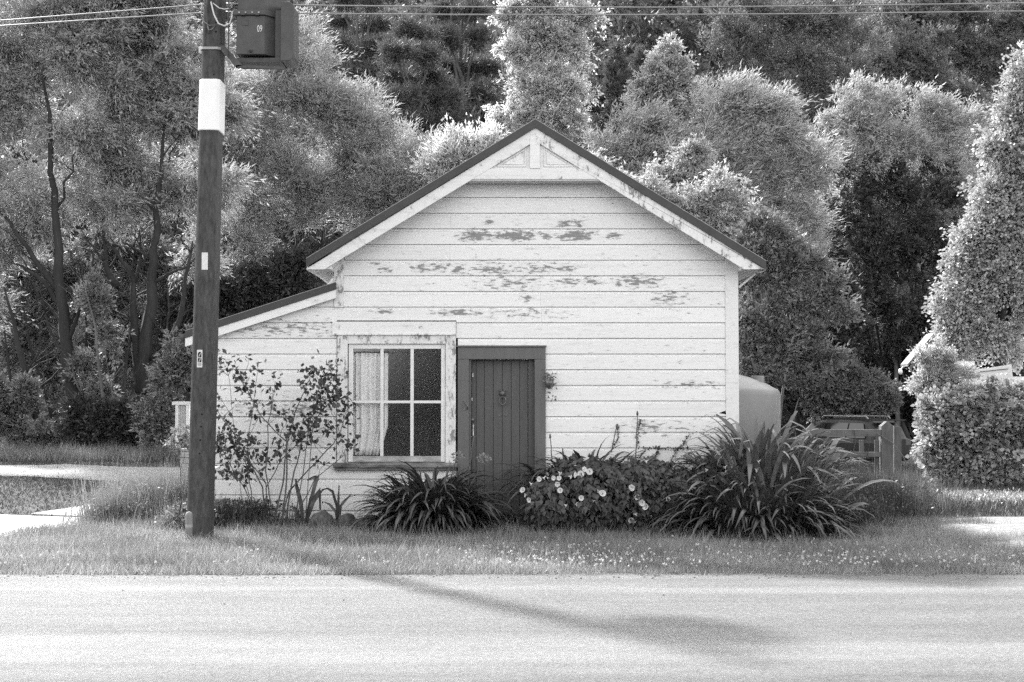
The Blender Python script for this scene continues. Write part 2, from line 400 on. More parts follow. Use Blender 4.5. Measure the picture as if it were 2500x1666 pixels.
EDGE = 12.9
def road_material():
    m, nt, b = new_mat('chip_seal'); N, L = nt.nodes, nt.links
    geo = N.new('ShaderNodeNewGeometry')
    def nz(scale, det, st, rough=0.6):
        mp = N.new('ShaderNodeMapping'); mp.inputs['Scale'].default_value = st; L.new(geo.outputs['Position'], mp.inputs[0])
        n = N.new('ShaderNodeTexNoise'); n.inputs['Scale'].default_value = scale; n.inputs['Detail'].default_value = det; n.inputs['Roughness'].default_value = rough
        L.new(mp.outputs[0], n.inputs['Vector']); return n.outputs[0]
    def mth(op, a, c, clamp=False):
        n = N.new('ShaderNodeMath'); n.operation = op; n.use_clamp = clamp
        for i, v in enumerate((a, c)):
            if isinstance(v, (int, float)): n.inputs[i].default_value = v
            else: L.new(v, n.inputs[i])
        return n.outputs[0]
    sx = N.new('ShaderNodeSeparateXYZ'); L.new(geo.outputs['Position'], sx.inputs[0])
    wob = mth('MULTIPLY', mth('SUBTRACT', nz(1, 4, (0.25, 1.2, 1)), 0.5), 0.9)
    yy = mth('ADD', sx.outputs['Y'], wob)
    cr = N.new('ShaderNodeValToRGB')                     # wheel tracks polished pale, loose chip between them darker
    mr = N.new('ShaderNodeMapRange'); mr.inputs['From Min'].default_value = 7.0; mr.inputs['From Max'].default_value = 13.2; L.new(yy, mr.inputs['Value'])
    L.new(mr.outputs[0], cr.inputs[0])
    els = [(0.0, 0.108), (0.20, 0.115), (0.31, 0.18), (0.39, 0.175), (0.45, 0.13), (0.62, 0.135), (0.76, 0.138), (0.80, 0.19), (0.83, 0.142), (1.0, 0.135)]
    cr.color_ramp.elements[0].position = els[0][0]; cr.color_ramp.elements[0].color = g3(els[0][1])
    cr.color_ramp.elements[1].position = els[-1][0]; cr.color_ramp.elements[1].color = g3(els[-1][1])
    for p, v in els[1:-1]:
        e = cr.color_ramp.elements.new(p); e.color = g3(v)
    band = mth('MULTIPLY', mth('SUBTRACT', nz(1, 5, (0.12, 5, 1)), 0.5), 0.07)
    chip = nz(45, 6, (0.8, 1, 1), 0.8)
    ch = mth('MULTIPLY', mth('SUBTRACT', chip, 0.5), 0.34)
    patch = mth('MULTIPLY', mth('SUBTRACT', nz(1.6, 6, (0.45, 1.6, 1), 0.65), 0.5), 0.10); band = mth('ADD', band, patch)
    base = N.new('ShaderNodeRGBToBW'); L.new(cr.outputs[0], base.inputs[0])
    tot = mth('ADD', mth('ADD', base.outputs[0], band), ch)
    cb = N.new('ShaderNodeCombineColor')
    for i in range(3): L.new(tot, cb.inputs[i])
    L.new(cb.outputs[0], b.inputs['Base Color']); b.inputs['Roughness'].default_value = 0.8; b.inputs['Specular IOR Level'].default_value = 0.3
    bp = N.new('ShaderNodeBump'); bp.inputs['Strength'].default_value = 1.0; bp.inputs['Distance'].default_value = 0.02
    L.new(chip, bp.inputs['Height']); L.new(bp.outputs[0], b.inputs['Normal']); return m
mb = MB(); n = 400; px_ = np.linspace(-70, 70, n)
edge_y = EDGE + 0.05 * np.sin(px_ * 0.7) + np.convolve(RNG.normal(size=n + 6), np.ones(7) / 7, 'valid') * 0.06
vs = [(float(x), 3.0, 0.012) for x in px_] + [(float(x), float(e), 0.012) for x, e in zip(px_, edge_y)]
mb.add(vs, [(i, i + 1, n + i + 1, n + i) for i in range(n - 1)])
o = mb.build('road', None); o.data.materials.append(road_material()); tag(o, kind='structure')

def px_sheet(name, poly, mat, z, kind='structure', thick=None, sub=1):
    pts = [G(x, y, z) for x, y in poly]
    mb = MB()
    if thick: mb.prism([p - Vector((0, 0, thick)) for p in pts], (0, 0, thick))
    else: mb.add(pts, [tuple(range(len(pts)))])
    return tag(mb.build(name, mat), kind=kind)
px_sheet('concrete_driveway', [(-420, 1238), (60, 1259), (270, 1266), (246, 1272), (140, 1288), (30, 1306), (-40, 1320), (-420, 1345)], 'concrete', 0.03, thick=0.06)
px_sheet('concrete_path', [(75, 1254), (170, 1240), (340, 1214), (420, 1206), (420, 1238), (300, 1246), (240, 1262)], 'concrete', 0.025, thick=0.05)
px_sheet('gravel_yard', [(-500, 1135), (100, 1136), (160, 1133), (300, 1140), (480, 1142), (480, 1175), (300, 1177), (180, 1170), (60, 1163), (-500, 1168)], 'gravel', 0.014)
px_sheet('gravel_driveway', [(2262, 1282), (2290, 1270), (2400, 1262), (2640, 1262), (2700, 1360), (2480, 1352), (2420, 1340), (2350, 1312)], 'gravel', 0.014)

# ------------------------------------------------------------------ the house
house = thing('weatherboard_cottage', (hx(1290), HY + 3.5, 0), 'small white weatherboard cottage with steep gable, lean-to side and flaking paint', 'house')
BY = HY - 0.32                                           # plane of the bargeboards
LX, RX = hx(472), hx(1803)                               # ends of the front wall
DEEP = 8.0
ridge = W(1307, 293, BY); eL = W(748, 633, BY); eR = W(1870, 639, BY)
slopeL = (ridge.z - eL.z) / (ridge.x - eL.x); slopeR = (ridge.z - eR.z) / (eR.x - ridge.x)
def roof_z(x): return ridge.z - (slopeL * (ridge.x - x) if x < ridge.x else slopeR * (x - ridge.x))
lr0 = W(820, 690, BY + 0.2); lr1 = W(452, 809, BY + 0.2)  # lean-to roof, top edge
lslope = (lr0.z - lr1.z) / (lr0.x - lr1.x)
def lean_z(x): return lr1.z + lslope * (x - lr1.x)
ROWS = [483.6 + 38.15 * k for k in range(-4, 21)]
CL0, CL1 = hx(816, 690), hx(840, 690)                    # corner board over the lean-to
CR0, CR1 = hx(1771), RX
GT = 0.10                                               # boards stop this far under the roof's top line
def board(x0b, x0t, x1b, x1t, z0, z1):
    """rusticated board: face, cove and recessed strip under the next board's lip"""
    f = HY - 0.022
    prof = [(f, z0 + 0.006), (f, z1 - 0.030), (f + 0.013, z1 - 0.025), (f + 0.013, z1 - 0.001), (HY + 0.004, z1 - 0.001), (HY + 0.004, z0 + 0.004)]
    mb = MB(); n = len(prof)
    def xx(a, b_, z): return a + (b_ - a) * (z - z0) / (z1 - z0)
    vs = [(xx(x0b, x0t, z), y, z) for y, z in prof] + [(xx(x1b, x1t, z), y, z) for y, z in prof]
    mb.add(vs, [tuple(range(n)), tuple(range(2 * n - 1, n - 1, -1))] + [(i, i + n, (i + 1) % n + n, (i + 1) % n) for i in range(n)])
    return mb
WX0, WX1, WT, WB = hx(822), hx(1114), hz(784), hz(1148)  # window opening with casing
DX0, DX1, DT = hx(1118), hx(1332), hz(845)               # door with casing
JOINTS = {7: [1098], 9: [1275], 10: [1320], 5: [1100], 11: [1322], 17: [1560]}
def put_board(x0b, x0t, x1b, x1t, z0, z1):
    if min(x1b, x1t) - max(x0b, x0t) < -0.3 or max(x1b - x0b, x1t - x0t) < 0.03: return
    board(x0b, x0t, max(x1b, x0b + 0.002), max(x1t, x0t + 0.002), z0, z1).build('weatherboard', 'board', house)
for k, yk in enumerate(ROWS):
    z1, z0 = hz(yk), hz(yk + 38.15)
    if z0 < hz(1268): z0 = hz(1268)
    if z1 - z0 < 0.05: continue
    segs = []
    def xl(z): return ridge.x - (ridge.z - GT - z) / slopeL
    def xr(z): return ridge.x + (ridge.z - GT - z) / slopeR
    a_b, a_t, b_b, b_t = xl(z0), xl(z1), xr(z0), xr(z1)
    if z1 > ridge.z - GT: continue
    if yk > 724: a_b = a_t = None
    if a_b is None:                                      # main wall and lean-to run through
        lx = lambda z: max(LX, lr1.x + (z + 0.05 - lr1.z) / lslope)
        segs.append([lx(z0), lx(z1), CR0, CR0])
    else:
        segs.append([max(a_b, CL1), max(a_t, CL1), min(b_b, CR0), min(b_t, CR0)])
        lx = lambda z: lr1.x + (z + 0.05 - lr1.z) / lslope
        if lx(z0) < CL0 - 0.03: segs.append([lx(z0), min(lx(z1), CL0 - 0.01), CL0 - 0.003, CL0 - 0.003])
    out = []
    for s in segs:                                       # cut out window and door
        for (c0, c1, ct, cb_) in ((WX0, WX1, WT, WB), (DX0, DX1, DT, -1)):
            pass
        parts = [s]
        for (c0, c1, ct, cb_) in ((WX0, WX1, WT, WB), (DX0, DX1, DT, -1)):
            nxt = []
            for p in parts:
                if z0 < ct - 0.01 and z1 > cb_ + 0.01 and p[0] < c0 and p[2] > c1:
                    if z1 <= ct + 0.02 and z0 >= cb_ - 0.02: nxt += [[p[0], p[1], c0, c0], [c1, c1, p[2], p[3]]]
                    elif z1 > ct:                        # board notched over the top: keep only the strip above
                        nxt += [[p[0], p[1], c0, c0], [c1, c1, p[2], p[3]], [c0, c0, c1, c1, max(z0, ct), z1]]
                    else: nxt += [[p[0], p[1], c0, c0], [c1, c1, p[2], p[3]], [c0, c0, c1, c1, z0, cb_]]
                else: nxt.append(p)
            parts = nxt
        out += parts
    for s in out:
        za, zb = (s[4], s[5]) if len(s) > 4 else (z0, z1)
        if zb - za < 0.035: continue
        cuts = sorted(hx(j) for j in JOINTS.get(k, []) if s[0] + 0.2 < hx(j) < s[2] - 0.2 and len(s) == 4)
        xa, xat = s[0], s[1]
        for c in cuts:
            put_board(xa, xat, c - 0.0006, c - 0.0006, za, zb); xa = xat = c + 0.0006
        put_board(xa, xat, s[2], s[3], za, zb)
# walls behind the boards, other sides, floor (dark inside)
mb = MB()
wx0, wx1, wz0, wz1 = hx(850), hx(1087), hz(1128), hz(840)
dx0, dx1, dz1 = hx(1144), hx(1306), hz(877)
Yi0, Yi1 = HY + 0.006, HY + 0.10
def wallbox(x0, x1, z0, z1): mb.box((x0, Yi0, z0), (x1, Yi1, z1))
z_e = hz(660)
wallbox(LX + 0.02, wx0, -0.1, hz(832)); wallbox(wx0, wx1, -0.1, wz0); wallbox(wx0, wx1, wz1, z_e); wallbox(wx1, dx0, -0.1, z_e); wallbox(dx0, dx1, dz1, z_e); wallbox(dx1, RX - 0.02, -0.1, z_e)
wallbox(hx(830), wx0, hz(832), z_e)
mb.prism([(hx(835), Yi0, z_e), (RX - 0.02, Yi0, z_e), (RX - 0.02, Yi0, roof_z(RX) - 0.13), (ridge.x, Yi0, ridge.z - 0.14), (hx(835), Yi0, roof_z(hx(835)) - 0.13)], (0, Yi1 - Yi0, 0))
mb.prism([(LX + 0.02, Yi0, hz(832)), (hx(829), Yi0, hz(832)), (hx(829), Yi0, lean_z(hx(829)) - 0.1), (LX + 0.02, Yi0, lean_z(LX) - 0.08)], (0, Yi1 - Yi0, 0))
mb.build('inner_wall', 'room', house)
mb = MB()
mb.box((RX - 0.12, Yi1 + 0.002, -0.1), (RX - 0.022, HY + DEEP, roof_z(RX) - 0.13))
mb.box((LX + 0.02, Yi1 + 0.002, -0.1), (LX + 0.1, HY + DEEP, lean_z(LX) - 0.07))
mb.box((LX + 0.1, HY + DEEP - 0.1, -0.1), (RX - 0.12, HY + DEEP, roof_z(CL0) - 0.2))
mb.build('side_wall', 'trim', house)
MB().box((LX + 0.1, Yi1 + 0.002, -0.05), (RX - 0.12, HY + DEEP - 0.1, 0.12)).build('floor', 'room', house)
MB().box((LX + 0.03, HY - 0.03, -0.15), (RX - 0.01, HY + 0.1, hz(1268) - 0.003)).build('footing', 'footing', house)
# corner boards
MB().prism([(CR0 + 0.001, HY - 0.036, hz(1270)), (CR1, HY - 0.036, hz(1270)), (CR1, HY - 0.036, roof_z(CR1) - 0.16), (CR0 + 0.001, HY - 0.036, roof_z(CR0) - 0.16)], (0, 0.04, 0)).build('corner_board', 'trim', house, bevel=0.004)
MB().box((CR1 - 0.018, HY + 0.0045, -0.05), (CR1 + 0.004, HY + 0.12, roof_z(CR1) - 0.14)).build('corner_board', 'trim', house)
MB().prism([(CL0, HY - 0.036, hz(751)), (CL1 - 0.001, HY - 0.036, hz(751)), (CL1 - 0.001, HY - 0.036, roof_z(CL1) - 0.16), (CL0, HY - 0.036, roof_z(CL0) - 0.16)], (0, 0.04, 0)).build('corner_board', 'trim_worn', house, bevel=0.004)
# roof planes with corrugations running down the slope, caps, bargeboards, soffits
def roof_plane(p_top, p_bot, y0, y1, thick, name, mat, nw=60):
    """corrugated sheet between two edges; ribs across y"""
    mb = MB(); nn = nw * 4; y = np.linspace(y0, y1, nn + 1); h = 0.009 * np.cos(np.arange(nn + 1) * math.pi / 2)
    d = (Vector(p_bot) - Vector(p_top)); nrm = Vector((-d.z, 0, d.x)).normalized()
    if nrm.z < 0: nrm = -nrm
    vs = []
    for i in range(nn + 1):
        for p in (p_top, p_bot):
            q = Vector((p[0], y[i], p[2])) + nrm * h[i]; vs.append(q)
    mb.add(vs, [(2 * i, 2 * i + 1, 2 * i + 3, 2 * i + 2) for i in range(nn)])
    off = nrm * -thick; o2 = len(mb.v)
    lo = [Vector((p[0], yy, p[2])) + off for yy in (y0, y1) for p in (p_top, p_bot)]
    mb.add(lo, [(0, 1, 3, 2)])
    return mb.build(name, mat, house)
roof_plane(ridge - Vector((0, 0, 0.012)), eL - Vector((0, 0, 0.012)), BY + 0.02, HY + DEEP + 0.3, 0.05, 'roof', 'corr')
roof_plane(ridge - Vector((0, 0, 0.012)), eR - Vector((0, 0, 0.012)), BY + 0.02, HY + DEEP + 0.3, 0.05, 'roof', 'corr')
roof_plane(lr0 - Vector((0, 0, 0.015)), lr1 - Vector((0, 0, 0.015)), BY + 0.22, HY + DEEP - 1, 0.05, 'roof', 'corr')
MB().tube([ridge + Vector((0, 0.03, -0.02)), Vector((ridge.x, HY + DEEP + 0.3, ridge.z - 0.02))], 0.05, 10).build('ridge_cap', 'roof_metal', house, smooth=True)
def band(pa, pb, v0, v1, y0, y1):                       # board along a slope, from v0 to v1 metres straight below its line
    mb = MB(); up = Vector((0, 0, 1))
    return mb.prism([Vector((pa.x, y0, pa.z - v0)), Vector((pb.x, y0, pb.z - v0)), Vector((pb.x, y0, pb.z - v1)), Vector((pa.x, y0, pa.z - v1))], (0, y1 - y0, 0))
pxm = BY / F
for e in (eL, eR):
    band(ridge, e, 0.0, 20 * pxm, BY - 0.03, BY + 0.05).build('barge_flashing', 'roof_metal', house)
    sgn = -1 if e is eL else 1
    inner = ridge.copy()
    zc = W(0, 658, BY).z; sl_ = slopeL if sgn < 0 else slopeR; xc = ridge.x + sgn * (ridge.z - 52 * pxm - zc) / sl_
    q = [Vector((ridge.x, BY - .005, ridge.z - 20 * pxm - .002)), Vector((e.x, BY - .005, min(e.z - 20 * pxm - .002, zc + .004))), Vector((e.x, BY - .005, zc)), Vector((xc, BY - .005, zc)), Vector((ridge.x, BY - .005, ridge.z - 52 * pxm))]
    MB().prism(q if sgn > 0 else q[::-1], (0, .03, 0)).build('bargeboard', 'trim_worn' if e is eR else 'trim', house)
    band(ridge, e, 0.07, 0.10, BY + 0.055, HY - 0.04).build('soffit', 'soffit', house)
    # thin bright drip edge on top of the flashing
    band(ridge + Vector((0, 0, 0.010)), e + Vector((0, 0, 0.010)), 0.0, 0.008, BY - 0.034, BY + 0.052).build('drip_edge', 'steel', house)
    # boxed eave end
    zt = roof_z(e.x) - 40 * pxm; wl = (CL0 if e is eL else CR1)
    zb = W(0, 657, BY).z
    mb = MB()
    mb.prism([(e.x, BY + 0.03, roof_z(e.x) - 22 * pxm), (e.x, BY + 0.03, zb), (wl, BY + 0.03, zb), (wl, BY + 0.03, roof_z(wl) - 24 * pxm)][::(1 if sgn < 0 else -1)], (0, 0.38, 0))
    mb.build('eave_box', 'trim', house)
    MB().box((min(e.x, wl), BY + 0.06, zb - 0.012), (max(e.x, wl), HY + DEEP, zb - 0.002)).build('soffit', 'soffit', house)
    # gutter
    gx = e.x - sgn * 0.03
    MB().tube([(gx, BY + 0.45, roof_z(e.x) - 0.075), (gx, HY + DEEP + 0.2, roof_z(e.x) - 0.075)], 0.035, 8).build('gutter', 'roof_metal', house, smooth=True)
    # brace under the eave
    MB().tube([(wl + sgn * 0.24, HY + 0.1, zb - 0.02), (wl + sgn * 0.03, HY + 0.1, zb - 0.2)], 0.016, 6).build('eave_brace', 'trim', house)
band(lr0, lr1, 0.0, 17 * pxm, BY + 0.19, BY + 0.25).build('barge_flashing', 'roof_metal', house)
band(lr0, lr1, 17 * pxm + 0.002, 38 * pxm, BY + 0.205, BY + 0.235).build('bargeboard', 'trim', house)
band(lr0, lr1, 0.06, 0.085, BY + 0.255, HY - 0.03).build('soffit', 'soffit', house)
band(lr0 + Vector((0, 0, .008)), lr1 + Vector((0, 0, .008)), 0.0, 0.007, BY + 0.186, BY + 0.252).build('drip_edge', 'steel', house)
MB().tube([(lr1.x - 0.03, BY + 0.24, lr1.z - 0.08), (lr1.x - 0.03, HY + DEEP - 1, lr1.z - 0.08)], 0.05, 8).build('gutter', 'roof_metal', house, smooth=True)
# gable ornament: collar beam, king post, two panelled triangles
gz0, gz1 = W(0, 438, BY).z, W(0, 412, BY).z
def bx(px, py): return W(px, py, BY).x
def clipx(z, side, v): return ridge.x + side * (ridge.z - v - z) / (slopeR if side > 0 else slopeL)
vin = 50 * pxm
MB().prism([(clipx(gz0, -1, vin), BY - 0.001, gz0), (clipx(gz0, 1, vin), BY - 0.001, gz0), (clipx(gz1, 1, vin), BY - 0.001, gz1), (clipx(gz1, -1, vin), BY - 0.001, gz1)], (0, 0.03, 0)).build('collar_beam', 'trim', house, bevel=0.003)
MB().prism([(clipx(gz0 - 0.006, -1, .1), BY + 0.004, gz0 - 0.004), (clipx(gz0, 1, .1), BY + 0.004, gz0 - 0.004), (clipx(gz0, 1, .1), HY - 0.03, gz0 - 0.004), (clipx(gz0, -1, .1), HY - 0.03, gz0 - 0.004)], (0, 0, -0.012)).build('collar_soffit', 'soffit', house)
kx0, kx1 = bx(1294, 380), bx(1318, 380)
MB().prism([(kx0, BY - 0.012, gz1 + 0.001), (kx1, BY - 0.012, gz1 + 0.001), (kx1, BY - 0.012, W(0, 338, BY).z), ((kx0 + kx1) / 2, BY - 0.012, W(0, 326, BY).z), (kx0, BY - 0.012, W(0, 338, BY).z)], (0, 0.05, 0)).build('king_post', 'trim', house, bevel=0.003)
for sgn in (-1, 1):
    kx = kx0 if sgn < 0 else kx1
    tipx = clipx(gz1, sgn, vin); topz = roof_z(kx) - vin
    tri = [Vector((tipx, 0, gz1)), Vector((kx, 0, gz1)), Vector((kx, 0, topz))]
    cen = sum(tri, Vector()) / 3
    def ins(f): return [cen + (p - cen) * f for p in tri]
    rev = (sgn > 0)
    def pr(poly, y, d): return MB().prism([Vector((p.x, y, p.z)) for p in (poly[::-1] if rev else poly)], (0, d, 0))
    pan = pr(tri, BY + 0.03, 0.02).build('gable_panel', 'trim', house)
    inn = pr(ins(0.5), BY + 0.021, 0.0088).build('raised_panel', 'trim', pan, bevel=0.004)
    mbm = MB()
    q = ins(0.68)
    for i in range(3): mbm.tube([Vector((q[i].x, BY + 0.027, q[i].z)), Vector((q[(i + 1) % 3].x, BY + 0.027, q[(i + 1) % 3].z))], 0.012, 6)
    mbm.build('moulding', 'trim', pan)
# window
win = link('window', None, None); win.empty_display_size = 0.1; win.parent = house; win.location = (hx(968) - house.location.x, -3.5, hz(980))
win_w = Vector((hx(968), HY, hz(980)))
def sub(mbx, name, mat, par, parw, bevel=0, smooth=False):
    o = mbx.build(name, mat, None, smooth=smooth, bevel=bevel); o.parent = par; o.location = -Vector(parw); return o
wy = HY - 0.045
sub(MB().box((hx(824), wy, hz(1130)), (hx(849), HY + 0.004, hz(819))), 'casing', 'trim_worn', win, win_w, 0.004)
sub(MB().box((hx(1088), wy, hz(1130)), (hx(1113), HY + 0.004, hz(819))), 'casing', 'trim_worn', win, win_w, 0.004)
sub(MB().box((hx(849) + .001, wy + 0.003, hz(840)), (hx(1088) - .001, HY + 0.004, hz(819))), 'casing', 'trim_worn', win, win_w, 0.003)
sub(MB().box((hx(812), wy - 0.004, hz(818)), (hx(1113), HY + 0.004, hz(786))), 'head_board', 'trim', win, win_w, 0.003)
sub(MB().box((hx(812), wy - 0.02, hz(819.0)), (hx(1114), wy - .0045, hz(815.5))), 'drip_moulding', 'trim_worn', win, win_w)
fy = HY - 0.012
fr = MB()
fr.box((hx(851), fy, hz(1128)), (hx(862), fy + 0.06, hz(841))); fr.box((hx(1077), fy, hz(1128)), (hx(1087), fy + 0.06, hz(841)))
fr.box((hx(862), fy + .001, hz(852)), (hx(1077), fy + 0.06, hz(841))); sub(MB().box((hx(862), fy + .001, hz(1128)), (hx(1077), fy + 0.06, hz(1114))), 'bottom_rail', 'rail', win, win_w, 0.003)
sub(fr, 'frame', 'trim', win, win_w, 0.003)
for (a, b_) in ((928.5, 936.5), (1002, 1010)):
    sub(MB().box((hx(a), fy + 0.004, hz(1114)), (hx(b_), fy + 0.045, hz(852))), 'glazing_bar', 'trim', win, win_w, 0.004)
for (a, b_) in ((862, 928.5), (936.5, 1002), (1010, 1077)):
    sub(MB().box((hx(a), fy + 0.007, hz(985)), (hx(b_), fy + 0.043, hz(978.5))), 'glazing_bar', 'trim', win, win_w, 0.003)
    for (t, bt) in ((852, 978.5), (985, 1114)):
        sub(MB().box((hx(a), fy + 0.024, hz(bt)), (hx(b_), fy + 0.027, hz(t))), 'pane', 'glass', win, win_w)
sub(MB().prism([(hx(816), HY - 0.10, hz(1141)), (hx(816), HY - 0.10, hz(1134)), (hx(816), HY + 0.0, hz(1128.5)), (hx(816), HY + 0.0, hz(1141))], (hx(1118) - hx(816), 0, 0)), 'sill', 'sill', win, win_w, 0.004)
sub(MB().box((hx(819), HY - 0.075, hz(1148)), (hx(1115), HY - 0.023, hz(1141) - .001)), 'sill_apron', 'sill', win, win_w, 0.004)
# curtain
cu = MB(); nxc = 60; nz_ = 14
for j in range(nz_ + 1):
    z = hz(862 + (1112 - 862) * j / nz_)
    for i in range(nxc + 1):
        u = i / nxc
        right = 946 - (20 * max(0, j / nz_ - 0.72) / 0.28) * (1 if j > 0 else 0)
        x = hx(861 + u * (right - 861))
        cu.v.append((x, HY + 0.074 + 0.020 * math.sin(u * 38 + 0.5 * math.sin(j * 0.4) + 1.5 * math.sin(u * 9)) + 0.012 * math.sin(u * 17 + j * .12), z))
for j in range(nz_):
    for i in range(nxc):
        a = j * (nxc + 1) + i; cu.f.append((a, a + 1, a + nxc + 2, a + nxc + 1))
o = cu.build('curtain', 'curtain', smooth=True); sm = o.modifiers.new('thick', 'SOLIDIFY'); sm.thickness = 0.003
tag(o, 'pale gathered curtain hanging in the left third of the cottage window', 'curtain')
o = MB().tube([(hx(855), HY + 0.10, hz(860)), (hx(1085), HY + 0.10, hz(860))], 0.008, 6).build('curtain_rail', 'steel', house)
# door
MB().box((hx(1118), HY - 0.05, hz(1272)), (hx(1145), HY + 0.004, hz(878))).build('door_frame', 'door_frame', house, bevel=0.004)
MB().box((hx(1305), HY - 0.05, hz(1272)), (hx(1332), HY + 0.004, hz(878))).build('door_frame', 'door_frame', house, bevel=0.004)
MB().box((hx(1118), HY - 0.048, hz(877.5)), (hx(1332), HY + 0.004, hz(848))).build('door_frame', 'door_frame', house, bevel=0.004)
MB().box((hx(1114), HY - 0.065, hz(848) + .001), (hx(1334), HY - 0.012, hz(844))).build('door_drip', 'door_frame', house, bevel=0.003)
MB().box((hx(1145), HY + 0.0045, hz(1272)), (hx(1150), HY + 0.11, hz(878))).build('door_jamb', 'door_frame', house)
MB().box((hx(1290), HY + 0.05, hz(1272)), (hx(1305), HY + 0.11, hz(878))).build('door_jamb', 'door', house, bevel=0.003)
door = link('door', None); door.empty_display_size = 0.1; door.parent = house; door_w = Vector((hx(1220), HY + 0.08, hz(1268))); door.location = door_w - house.location
xs_ = [1150.5, 1162, 1182, 1204, 1226, 1248, 1269, 1289.5]
for a, b_ in zip(xs_[:-1], xs_[1:]):
    sub(MB().box((hx(a) + .002, HY + 0.075 + random.uniform(0, .003), hz(1268)), (hx(b_) - .002, HY + 0.11, hz(879))), 'plank', 'door', door, door_w, 0.005)
sub(MB().box((hx(1151), HY + 0.112, hz(1268)), (hx(1289), HY + 0.125, hz(879))), 'back_board', 'door', door, door_w)
kn = MB(); kc = W(1154, 1025.5, HY + 0.07)
kn.lathe([(0.001, 0.004), (0.026, 0.0), (0.026, -0.005), (0.011, -0.012), (0.011, -0.03), (0.022, -0.038), (0.024, -0.05), (0.016, -0.06), (0.001, -0.063)], kc, 14, 'Y')
sub(kn, 'knob', 'brass', door, door_w, smooth=True)
hn = MB(); hn.tube([W(1155.5, 1037, HY + .072), W(1155.5, 1039, HY + .03), W(1155.5, 1063, HY + .03), W(1157, 1067, HY + .072)], 0.0075, 8); 
sub(hn, 'pull_handle', 'bright', door, door_w)
for (a, t, b2) in ((1154, 911, 921), (1152, 972, 979)):
    sub(MB().box((hx(a) - .006, HY + .066, hz(b2)), (hx(a) + .006, HY + .0745, hz(t))), 'keyhole_plate', 'bright', door, door_w, 0.002)
kk = MB(); c = W(1227, 961, HY + .07)
kk.lathe([(0.001, -0.055), (0.02, -0.05), (0.034, -0.032), (0.042, -0.014), (0.045, 0.004)], c, 14, 'Y')          # lion-like mask
for sx in (-1, 1): kk.lathe([(0.001, -0.03), (0.012, -0.022), (0.013, 0.0)], c + Vector((sx * .033, 0, .032)), 8, 'Y')
kk.lathe([(0.001, -0.075), (0.012, -0.07), (0.016, -0.05)], c + Vector((0, 0, -.012)), 8, 'Y')
sub(kk, 'knocker_mask', 'brass', door, door_w, smooth=True)
kr = MB(); kr.tube([c + Vector((.045 * math.sin(t), -.03 - .01 * math.sin(t / 2), -.055 - .05 * (1 - math.cos(t)) / 1.0 + .012)) for t in np.linspace(0, 2 * math.pi, 18)], 0.008, 6, cap=False)
sub(kr, 'knocker_ring', 'brass', door, door_w, smooth=True)
for a in (1218, 1235): sub(MB().box((hx(a) - .018, HY + .069, hz(1017)), (hx(a) + .018, HY + .0745, hz(1013))), 'letter_plate', 'brass', door, door_w, 0.002)
br = MB(); br.box(W(1131, 1002, HY - .056), W(1138, 979, HY - .051)); br.tube([W(1134, 984, HY - .056), W(1137, 985, HY - .10), W(1142, 992, HY - .10), W(1141, 1000, HY - .056)], 0.007, 6)
br.build('latch', 'brass', house)
# patch board low on the right, broken board end, small fixtures
MB().box((hx(1716), HY - 0.034, hz(1122)), (hx(1770), HY - 0.0225, hz(1065))).build('patch_board', 'trim', house, bevel=0.002)
MB().prism([(hx(1754), HY - 0.0236, hz(1009)), (hx(1771), HY - 0.0236, hz(1012)), (hx(1771), HY - 0.0236, hz(1003)), (hx(1764), HY - 0.0236, hz(1005))], (0, 0.001, 0)).build('broken_edge', 'hole', house)
# ornament hanging at the door's right
t = thing('hanging_planter', W(1341, 965, HY - .03), 'small wall planter with trailing leaves hung beside the door frame', 'planter')
mb = MB(); c = W(1341, 935, HY - .085)
mb.lathe([(0.001, -.075), (.035, -.06), (.055, -.01), (.06, .03), (.05, .03), (.045, 0)], c, 12); mb.build('pot', 'brass', t, smooth=True)
nn = 110; b0 = np.array(W(1341, 925, HY - .085)) + RNG.normal(size=(nn, 3)) * np.array([.04, .03, .045]); b0[:25, 2] -= RNG.uniform(.05, .26, 25); b0[:25, 0] += RNG.uniform(-.01, .05, 25)
link('foliage', quads_mesh('planter_leaves', leaves(b0, rand_dir(nn), rand_dir(nn), RNG.uniform(.03, .05, nn), RNG.uniform(.02, .035, nn)), RNG.random(nn), 'weed'), t)

# ------------------------------------------------------------------ utility pole, transformer, cables
PB = G(479, 1322)
pole = thing('utility_pole', PB, 'tall grey concrete power pole with white sleeve near its top', 'power pole')
ptop = W(518, -40, PB.y)
def pole_at(py):
    t = (1322 - py) / (1322 + 40.0); c = Vector((PB.x, PB.y, 0)).lerp(Vector((ptop.x, PB.y, ptop.z)), t)
    z = W(490, py, PB.y).z; tz = z / ptop.z
    c = Vector((PB.x + (ptop.x - PB.x) * tz, PB.y, z)); return c, 0.255 - 0.05 * tz, 0.37 - 0.03 * tz
def pole_ring(z_py, grow=0.0, zoff=0):
    c, w, d = pole_at(z_py); w += grow; d += grow; b_ = 0.035; x0, x1, y0, y1 = c.x - w / 2, c.x + w / 2, c.y - grow / 2, c.y - grow / 2 + d
    return [Vector((x, y, c.z + zoff)) for x, y in ((x0 + b_, y0), (x1 - b_, y0), (x1, y0 + b_), (x1, y1 - b_), (x1 - b_, y1), (x0 + b_, y1), (x0, y1 - b_), (x0, y0 + b_))]
